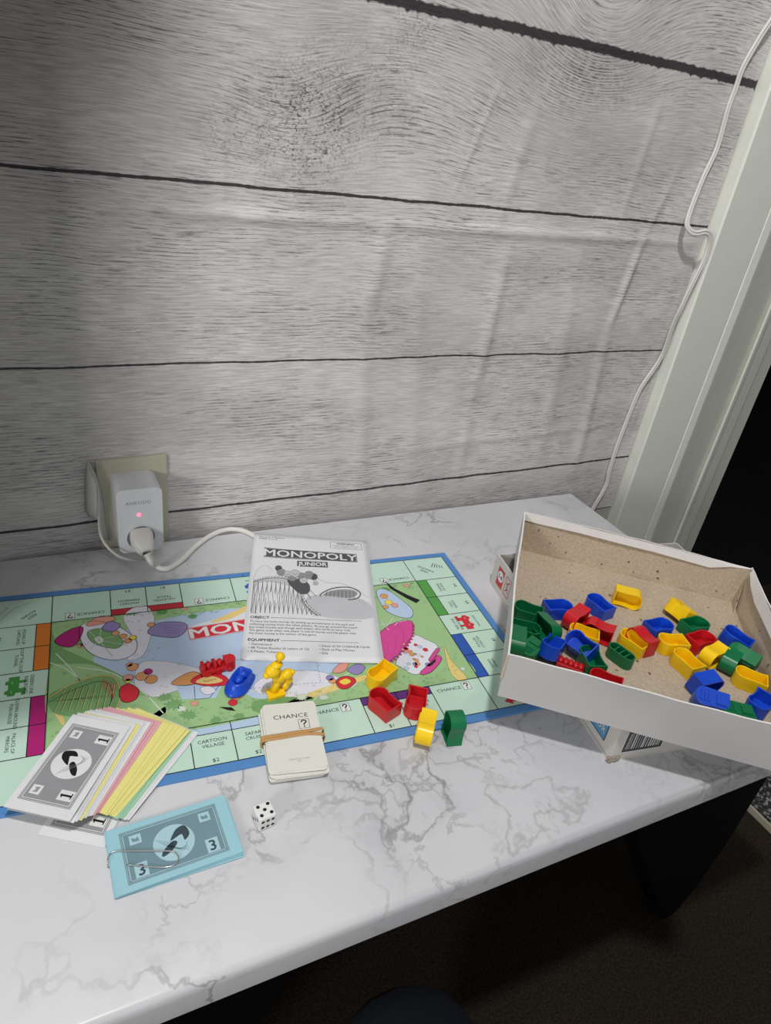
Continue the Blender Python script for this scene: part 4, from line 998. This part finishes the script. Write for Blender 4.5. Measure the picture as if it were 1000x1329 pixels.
# ------------------------------------------------------------------ tokens
def lump(name, parts, parent, mt, sub=1):
    mb = bpy.data.metaballs.new(name); mb.resolution = .0006; mb.render_resolution = .0006; mb.threshold = .35
    for (x, y, z, rr, sx, sy, sz) in parts:
        e = mb.elements.new(type='ELLIPSOID'); e.co = Vector((x, y, z))*MM; e.radius = rr*MM*1.6; e.size_x, e.size_y, e.size_z = sx, sy, sz
    return mb
def tokens():
    # red car train token
    p = atz(282, 863, 8); yaw = math.radians(pxyaw((262, 868), (302, 858), 8))
    r = thing('race_car_token', 'red plastic car-shaped playing token on the board, left of the blue one', 'game token', (p.x, p.y, BH+.4), yaw)
    m = MB(); mt = PM['red']
    m.box((-15, -5.5, 1), (15, 5.5, 5.5), mt); m.build('chassis', r, bevel=1.2, seg=3)
    m = MB(); m.prism([(6, -5.5), (13, -5.5), (15.5, -3), (16, 0), (15.5, 3), (13, 5.5), (6, 5.5), (5.5, 0)], 4, 10, mt); m.build('bonnet', r, bevel=1.6, seg=3)
    for x in (-12.5, -2.5):
        m = MB(); m.box((x-2, -5, 5), (x+1.2, 5, 10.5), mt); m.build('seat_back', r, bevel=1.2, seg=3)
        m = MB(); m.sphere((x+4, 0, 7.5), (2.8, 3.6, 3.4), mt); m.sphere((x+4.4, 0, 9.6), (2.3, 3.0, 1.9), mt); m.build('rider', r, smooth=True)
    for x in (-10, 0, 10):
        for y in (-5.6, 5.6):
            m = MB(); m.tube([(x, y-1, 2.6), (x, y+1, 2.6)], 2.6, mt, 14); m.build('wheel', r)
    # blue boat token
    p = atz(311, 885, 6); yaw = math.radians(pxyaw((318, 873), (301, 897), 6))
    r = thing('boat_token', 'blue plastic boat-shaped playing token on the board, beside the red car', 'game token', (p.x, p.y, BH+.4), yaw)
    mt = PM['blue']; hull = smooth2([(-12, -5.5), (-12.5, 0), (-12, 5.5), (-4, 7), (6, 7), (12.5, 4.5), (15, 0), (12.5, -4.5), (6, -7), (-4, -7)], 4)
    m = MB(); n = len(hull)
    def ring(s, z, dx=0): return [(p_[0]*s+dx, p_[1]*s, z) for p_ in hull]
    R = [ring(.94, 0), ring(1.05, 1.0), ring(1.05, 2.2), ring(.84, 3), ring(.80, 7.5, -1), ring(.74, 8.8, -1.2), ring(.62, 8.4, -1.2), ring(.56, 4.5, -1)]
    V = [v for q in R for v in q]; F = []
    for kk in range(len(R)-1):
        for i in range(n): F.append((kk*n+i, kk*n+(i+1) % n, (kk+1)*n+(i+1) % n, (kk+1)*n+i))
    F.append(tuple((len(R)-1)*n+i for i in range(n))); F.append(tuple(range(n))[::-1]); m.add(V, F, mt); m.build('hull', r, smooth=True)
    m = MB(); m.sphere((1, 0, 6.6), (4.6, 2.6, 3.0), mt); m.sphere((-4, 0, 7), (2.4, 3.4, 3.2), mt); m.build('seat', r, smooth=True); r.scale = (1.12, 1.35, 1.12)
    # yellow figure token
    p = atz(357, 899, BH); mt = PM['yellow']
    r = thing('figure_token', 'yellow plastic figure token with a ball on top, standing on the board', 'game token', (p.x, p.y, BH+.3), math.radians(8))
    m = MB(); m.prism([(-7, -5), (4, -6), (6, 1), (-5, 4)], 0, 2, mt); m.build('base', r, bevel=.5)
    m = MB()
    m.tube([(-1, 0, 1), (0, 0, 6), (1.5, .5, 10)], [3.0, 2.6, 2.8], mt, 10)
    for c, q in (((2.5, 1, 11), (4.6, 4, 4.2)), ((7.5, 0, 12.5), (4.4, 3.6, 3.6)), ((8.5, 0, 7), (3.2, 3, 3.6)), ((6.5, -1, 3.5), (2.2, 2.2, 3)), ((-2.8, 0, 19.5), (5.2, 4.4, 4.4)), ((-6.8, 0, 17.5), (2.4, 2.4, 2.2)), ((0, .6, 15), (3, 3, 2.6)), ((-.5, 0, 23.5), (4.0, 3.4, 2.0)), ((10.5, -1, 13.5), (2, 1.8, 1.8))):
        m.sphere(c, q, mt)
    m.build('figure', r, smooth=True)
    m = MB(); m.tube([(.5, 0, 24), (1.3, 0, 27)], .9, mt, 8); m.sphere((1.7, 0, 29.4), 2.9, mt); m.build('ball', r, smooth=True); r.scale = (1.38,)*3
tokens()

# ------------------------------------------------------------------ boxes
LO = Vector((320.9, -360.0, 44.0)); LA = -0.0
def lid_frame():
    X = Vector((503.6-320.9, -513.2+360, -2.4)).normalized(); Y0 = Vector((476.9-320.9, -173.9+360, -2.9)); Y = (Y0-X*Y0.dot(X)).normalized(); Z = X.cross(Y)
    return X, Y, Z
LX, LY, LZ = lid_frame(); LR = Matrix((LX, LY, LZ)).transposed(); LW_, LH_, LD_ = 239.0, 243.0, 46.5
whitebox = mat('worn_white_card', (206, 204, 204), .55, .35, .03, 25); greybox = mat('lid_side_card', (200, 197, 196), .5, .35, .05, 14)
def lid():
    r = thing('cardboard_tray', 'white cardboard box lid turned upside down, holding the coloured plastic booths', 'tray', LO, rot=LR.to_euler())
    W, H, D, T, fl = LW_, LH_, LD_, 1.6, 2.4
    edge = mat('bright_card_edge', (228, 226, 224), .6)
    m = MB(); m.box((.3, .3, 0), (W-.3, H-.3, T), RAW); m.mats.append(whitebox); m.m = [1 if i != 1 else 0 for i in range(6)]; m.build('bottom_panel', r)
    # walls as curved panels; outside white, inside raw board; slight waviness and crumpled corners
    def wall(a, b, out, name, bow=0, ds=(0, 0), crum=None):
        ux, uy = b[0]-a[0], b[1]-a[1]; L = math.hypot(ux, uy); ux /= L; uy /= L; n = 24; V = []; F = []; rows = 6
        for side in (0, 1):
            for j in range(rows+1):
                h = j/rows
                for i in range(n+1):
                    t = i/n; bo = fl*h+bow*math.sin(math.pi*t)*h+.5*math.sin(t*9+h*3)*h
                    zz = D*h+(ds[0]*(1-t)+ds[1]*t)*h + .35*math.sin(t*31)*h
                    if crum:
                        for (tc, amt, dz) in crum:
                            g = math.exp(-((t-tc)/.05)**2)*h; bo += amt*g; zz += dz*g
                    off = bo - (T if side else 0)
                    tt = (-fl*h+t*(L+2*fl*h))
                    if side: tt = min(max(tt, T-fl*h), L-T+fl*h)
                    V.append((a[0]+ux*tt+out[0]*off, a[1]+uy*tt+out[1]*off, max(zz, .1 if not side else T)))
        N = (rows+1)*(n+1); outf = []; inf = []; rim = []
        for j in range(rows):
            for i in range(n):
                q = j*(n+1)+i; outf.append((q, q+1, q+n+2, q+n+1)); inf.append((N+q, N+q+n+1, N+q+n+2, N+q+1))
        for i in range(n): q = rows*(n+1)+i; rim.append((q, q+1, N+q+1, N+q))
        for i in (0, n):
            for j in range(rows): q = j*(n+1)+i; rim.append((q, q+n+1, N+q+n+1, N+q))
        m = MB(); m.add(V, outf, greybox); k0 = 0
        i1 = m.mi(RAW); i2 = m.mi(edge)
        for f in inf: m.f.append(f); m.m.append(i1)
        for f in rim: m.f.append(f); m.m.append(i2)
        return m.build(name, r)
    wall((0, 0), (W, 0), (0, -1), 'side_panel', 1.0)
    wall((W, 0), (W, H), (1, 0), 'side_panel', 2.0, (0, 0), [(.96, 2, -1)])
    wall((W, H), (0, H), (0, 1), 'side_panel', 1.5, (-1.5, 1.5), [(.03, -2, -2)])
    wall((0, H), (0, 0), (-1, 0), 'side_panel', 1.0)
    # white paper turned over the rim inside the back and right walls, torn at the corner
    def turn(pts, name, off):
        m = MB(); V = []; F = []
        for (x, y, z) in pts: V.append((x, y, z))
        n = len(pts)//2
        for i in range(n-1): F.append((i, i+1, n+i+1, n+i))
        m.add(V, F, edge); o = m.build(name, r); s = o.modifiers.new('thick', 'SOLIDIFY'); s.thickness = .0004
    bx = lambda t: (W+fl)*(t)-(fl)*(1-t)
    up_ = [(bx(t), H+fl-T-.4, D+(1.4*(1-t)-1.5*t)+.3) for t in [i/12 for i in range(13)]]
    lo_ = [(bx(t), H+fl-T-1.6, D-[9, 9.5, 9, 8.5, 9, 9.5, 10, 10, 11, 12, 13, 5, 2][i]*.85) for i, t in enumerate([i/12 for i in range(13)])]
    turn(up_+lo_, 'turned_paper', 0)
    up_ = [(W+fl-T-.2, H*t, D+.4) for t in [0, .2, .4, .6, .8, .9, .97]]; lo_ = [(W+fl-T-1.6+(-1 if i < 6 else 0), H*t, D-[8, 9, 10, 11, 13, 9, 3][i]) for i, t in enumerate([0, .2, .4, .6, .8, .9, .97])]
    turn(up_+lo_, 'turned_paper', 0)
    # raised fold crease inside back wall and right back corner gusset
    m = MB(); m.add([(W-34, H-T-.4, T+.3), (W-T-1, H-T-.4, T+.3), (W+fl-T-1, H+fl-T-.8, D-12), (W-24, H-T+.6, 20), (W-T-3.5, H-24, T+.3)], [(0, 1, 2, 3), (1, 4, 2)], RAW); o = m.build('corner_gusset', r); s = o.modifiers.new('t', 'SOLIDIFY'); s.thickness = .0008
    # worn corner rub, front left
    m = MB(); worn = mat('rubbed_card', (196, 184, 164), .9, .2, .1, 300); m.box((-fl-.45, -fl-.45, D-26), (-fl+2.2, -fl+1.2, D-.5), worn); m.build('worn_corner', r, bevel=.8)
lid()
def lower_box():
    c1 = Vector((450.5, -174.0)); c3 = Vector((403.5, -423.0)); e1 = (c3-c1).normalized(); e2 = Vector((-e1.y, e1.x)); L1 = (c3-c1).length; L2 = 243; H = 41
    ang = math.atan2(e2.y, e2.x)
    r = thing('game_box', 'white cardboard box base underneath the tilted lid, with small printed panels', 'box', (c1.x, c1.y, 0), ang)
    # local x along e2 (right), local y = -e1 direction => box spans y from -L1 to 0
    wt = mat('shaded_box_card', (204, 200, 194), .6, .3, .04, 20); T = 1.6  # box has its own card tone, with shade under the lid painted in
    m = MB(); m.box((0, -L1, 0), (L2, 0, T), wt); m.build('bottom_panel', r)
    M = Matrix(((1, 0, 0, 0), (0, 0, 1, 0), (0, 1, 0, 0), (0, 0, 0, 1)))
    m = MB(); m.prism([(T, T), (L2-T, T), (L2-T, 42), (50, 41), (30, 39), (T, 39)], -T, 0, wt, M); m.build('side_panel', r, bevel=.5)
    m = MB(); m.box((L2-T, -L1, T), (L2, 0, 42), wt); m.v = [(v[0], v[1], v[2] if v[1] > -L1/2 else min(v[2], 35)) for v in m.v]; m.build('side_panel', r, bevel=.5)
    for a, b, nm in (((0, -L1, T), (T, 0, H), 'side_panel'), ((T, -L1, T), (L2-T, -L1+T, H-2), 'side_panel')):
        m = MB(); m.box(a, b, wt); m.v = [(v[0], v[1], v[2]*(1-.14*v[0]/L2)) for v in m.v]; m.build(nm, r, bevel=.5)
    red = mat('label_red', (196, 60, 56), .6); lb = mat('label_blue', (84, 150, 196), .6)
    k = Ink(lambda x, y, h: (-.05-h, -x, y), .04)     # left (short) side facing the camera side
    k.rect(12, 9, 27, 32, red, 1); k.circle(19.5, 22, 6.6, WHT, 2); k.text('5-8', 19.5, 22, 7, BLK, 0, 3, bold=.02)
    k.frame(31, 9, 44, 32, 1.0, red, 1); k.line([(34, 14), (38, 18), (36, 24), (41, 28)], 1.6, red, 2); k.line([(34, 26), (41, 14)], 1.0, red, 2)
    k.rect(L1-50, 11, L1-12, 29, BLK, 1); k.rect(L1-49, 12, L1-13, 28, lb, 2); k.text('JUNIOR', L1-31, 20, 9.5, BLK, 0, 3, bold=.04); k.text('JUNIOR', L1-31, 20, 9.5, WHT, 0, 4)
    k.rect(46, 3, L1-4, 4, MGR, 1)
    k.build('side_print', r, fix=False)
    k = Ink(lambda x, y, h: (x, -L1-.05-h, y), .04)
    dark = mat('label_charcoal', (70, 66, 64), .6)
    k.rect(10, 9, 50, 34, dark, 1); k.frame(9, 8, 51, 35, .8, WHT, 2)
    rnd = random.Random(2); x = 13
    while x < 47: wd = rnd.choice([.4, .7, 1.1]); k.rect(x, 12, x+wd, 31, WHT, 2); x += wd+rnd.choice([.8, 1.3, 2.0])
    k.rect(72, 20, 190, 21, MGR, 1); k.rect(72, 14, 180, 15, MGR, 1); k.build('front_print', r, fix=False)
    # torn grey corner
    m = MB(); torn = mat('torn_board', (150, 140, 126), .95, .1, .15, 250); rn = random.Random(9)
    for i in range(12): m.sphere((rn.uniform(-1.5, 9), -L1+rn.uniform(-1.6, 3), 1.5+rn.uniform(0, 5)), (rn.uniform(1.5, 3.5), rn.uniform(1.2, 2), rn.uniform(.8, 2)), torn, 7, 5)
    m.build('torn_corner', r)
lower_box()

# ------------------------------------------------------------------ booths in the lid
LID = [ # colour, centre px, flat-end px, round-end px, roll, pitch, label, extra height
 ('green', (686, 790), (704, 793), (668, 781), 0, 0, 'rearmost green toy booth open side up against the left wall of the tray', 0),
 ('green', (682, 814), (664, 811), (697, 819), 0, 0, 'green toy booth open side up by the left lid wall, second from the back', 0),
 ('green', (712, 806), (700, 797), (724, 822), 72, 0, 'green toy booth tipped sideways just left of the blue booths', 1),
 ('blue', (725, 786), (707, 787), (744, 786), 0, 0, 'blue toy booth open side up, leftmost blue at the back of the heap', 0),
 ('blue', (778, 782), (794, 800), (764, 776), 0, 0, 'blue toy booth open side up behind the two joined red booths', 0),
 ('red', (749, 795), (763, 786), (737, 804), -90, 0, 'red toy booth on its side, the left one of two touching reds', 0),
 ('red', (779, 811), (796, 817), (760, 802), -90, 0, 'red toy booth on its side, the right one of two touching reds', 0),
 ('yellow', (758, 820), (777, 829), (741, 818), 0, 0, 'yellow toy booth open side up, between red booths and a tipped blue one', 0),
 ('blue', (756, 829), (774, 846), (742, 822), -30, 0, 'blue toy booth leaning over in front of a yellow booth, left half', 2),
 ('blue', (719, 832), (728, 822), (711, 846), 0, -14, 'blue toy booth open side up at front left, beside a half-hidden red piece', 2),
 ('green', (768, 852), (775, 867), (762, 843), 0, 0, 'green toy booth open side up at the front rim, beside the half-hidden red piece', 2),
 ('red', (786, 881), (798, 886), (778, 878), 0, 0, 'red toy booth almost hidden behind the front wall of the lid', -1),
 ('green', (672, 825), (672, 815), (670, 838), 90, 0, 'green toy booth on its side squeezed into the front left corner of the lid', 4),
 ('green', (689, 840), (698, 832), (676, 848), 180, 0, 'green toy booth lying closed side up near the front left corner of the lid', 0),
 ('yellow', (823, 829), (838, 843), (808, 822), 0, 0, 'yellow toy booth open side up, between the slotted green and the red booth', 0),
 ('red', (835, 823), (849, 838), (820, 812), -90, 0, 'red toy booth on its side against a blue one at mid-lid', 0),
 ('blue', (856, 811), (840, 815), (869, 810), 0, 0, 'blue toy booth open side up behind the red one at mid-lid', 0),
 ('yellow', (817, 768), (799, 763), (834, 773), 90, 0, 'yellow toy booth on its side, standing alone at the back of the lid', 0),
 ('yellow', (885, 785), (898, 796), (872, 775), 200, 0, 'yellow toy booth lying closed side up, right one of the two apart at the back', 0),
 ('green', (903, 809), (886, 813), (919, 807), 0, 0, 'green toy booth open side up behind the open red booth, right half', 0),
 ('red', (911, 828), (895, 833), (927, 825), 0, 0, 'red toy booth open side up in front of the green one, right half', 0),
 ('yellow', (873, 831), (891, 833), (856, 832), 0, 0, 'yellow toy booth open side up at centre, left of the red open booth', 0),
 ('yellow', (928, 844), (941, 838), (914, 852), -90, 0, 'yellow toy booth on its side between the open red and a green booth', 0),
 ('green', (952, 849), (960, 838), (944, 862), -90, 6, 'green toy booth on its side next to the blue booth in the right half', 0),
 ('blue', (965, 825), (975, 834), (953, 822), 0, -8, 'blue toy booth open side up by the right back of the heap', 1),
 ('yellow', (892, 855), (909, 873), (879, 846), 0, 0, 'yellow toy booth open side up touching the blue one that shows its hollow', 0),
 ('blue', (920, 877), (902, 880), (938, 873), 100, 0, 'blue toy booth on its side showing its hollow, right half of the lid', 0),
 ('blue', (925, 902), (944, 909), (906, 897), 160, 0, 'blue toy booth lying closed side up near the front wall of the lid', 0),
 ('green', (956, 921), (976, 926), (937, 917), 180, 0, 'green toy booth lying low behind the front rim, beside a blue one', -1),
 ('green', (1003, 852), (1020, 860), (992, 844), 60, 0, 'green toy booth leaning at the right edge of the photo', 0),
 ('yellow', (985, 880), (1004, 888), (968, 874), 0, 0, 'yellow toy booth at the right edge of the photo, in front of the green', 0),
 ('blue', (1000, 912), (1012, 900), (990, 926), 0, 0, 'blue toy booth at the right edge of the photo, near the front rim', 1),
]
def lidpt(px, py, h):
    d = ray(px, py); o = LO+LZ*(1.6+h); t = (o-CAM).dot(LZ)/d.dot(LZ); return CAM+d*t
for (c, ce, fl_, ro, roll, pitch, lb, ex) in LID:
    a = LR.inverted() @ (lidpt(fl_[0], fl_[1], BW)-LO); b = LR.inverted() @ (lidpt(ro[0], ro[1], BW)-LO)
    yaw = math.degrees(math.atan2(b.y-a.y, b.x-a.x)); Rl = pose(yaw, roll, pitch); lo = -lowest(c, Rl)
    ct = LR.inverted() @ (lidpt(ce[0], ce[1], lo*2*.9+max(0, ex))-LO)
    hx = max(abs((Rl @ Vector((x, y, z))).x) for (x, y) in OUT for z in (-BW/2, BW/2)); hy = max(abs((Rl @ Vector((x, y, z))).y) for (x, y) in OUT for z in (-BW/2, BW/2))
    ct.x = max(hx+2.2, min(LW_-hx-2.2, ct.x)); ct.y = max(hy+2.2, min(LH_-hy-2.2, ct.y))
    booth(c, lb, LO+LR @ Vector((ct.x, ct.y, 1.7+lo+max(0, ex))), LR @ Rl)
pp = LR.inverted() @ (lidpt(807, 845, 12)-LO); a = LR.inverted() @ (lidpt(792, 834, 12)-LO); b = LR.inverted() @ (lidpt(824, 857, 12)-LO)
Rl = pose(math.degrees(math.atan2(b.y-a.y, b.x-a.x)), 0); booth('green', 'green slotted booth side with three openings facing up, centre of the lid', LO+LR @ Vector((pp.x, pp.y, 1.7+6)), LR @ Rl, True)
def redbit():
    p = LR.inverted() @ (lidpt(741, 859, 8)-LO); w_ = LO+LR @ Vector((p.x, p.y, 1.8))
    r = thing('race_car_token', 'red scalloped car-shaped token half hidden behind the front wall of the lid', 'game token', w_, rot=(LR @ pose(-10)).to_euler())
    m = MB(); mt = PM['red']; m.box((-12, -5, 1), (12, 5, 5.5), mt); m.build('chassis', r, bevel=1.2, seg=3)
    for i in range(5): m = MB(); m.sphere((-9+i*4.5, 0, 6.2), (2.8, 4.6, 3.0), mt); m.build('scallop', r, smooth=True)
redbit()

# ------------------------------------------------------------------ photographer's knee
def knee():
    den = mat('dark_navy_cloth', (26, 29, 36), .95, .1, .2, 300, .4)
    k = atz(522, 1340, -190)
    pts = [(k.x-60, k.y-400, -150), (k.x-25, k.y-190, -165), (k.x, k.y, -190), (k.x+2, k.y-14, -250), (k.x+6, k.y-50, FZ+90), (k.x+6, k.y-50, FZ+42), (k.x+10, k.y+50, FZ+26)]
    rad = [85, 76, 62, 55, 44, 34, 26]
    me = bpy.data.meshes.new('person'); me.from_pydata([Vector(p)*MM for p in pts], [(i, i+1) for i in range(len(pts)-1)], [])
    o = bpy.data.objects.new('person', me); COL.objects.link(o); me.materials.append(den)
    s = o.modifiers.new('skin', 'SKIN'); u = o.modifiers.new('sub', 'SUBSURF'); u.levels = 2; u.render_levels = 2; s.use_smooth_shade = True
    for i, v in enumerate(me.skin_vertices[0].data): v.radius = (rad[i]*MM, rad[i]*MM); v.use_root = i == 0
    tag(o, 'bent knee in dark navy trousers of a person kneeling in front of the table', 'person')
knee()
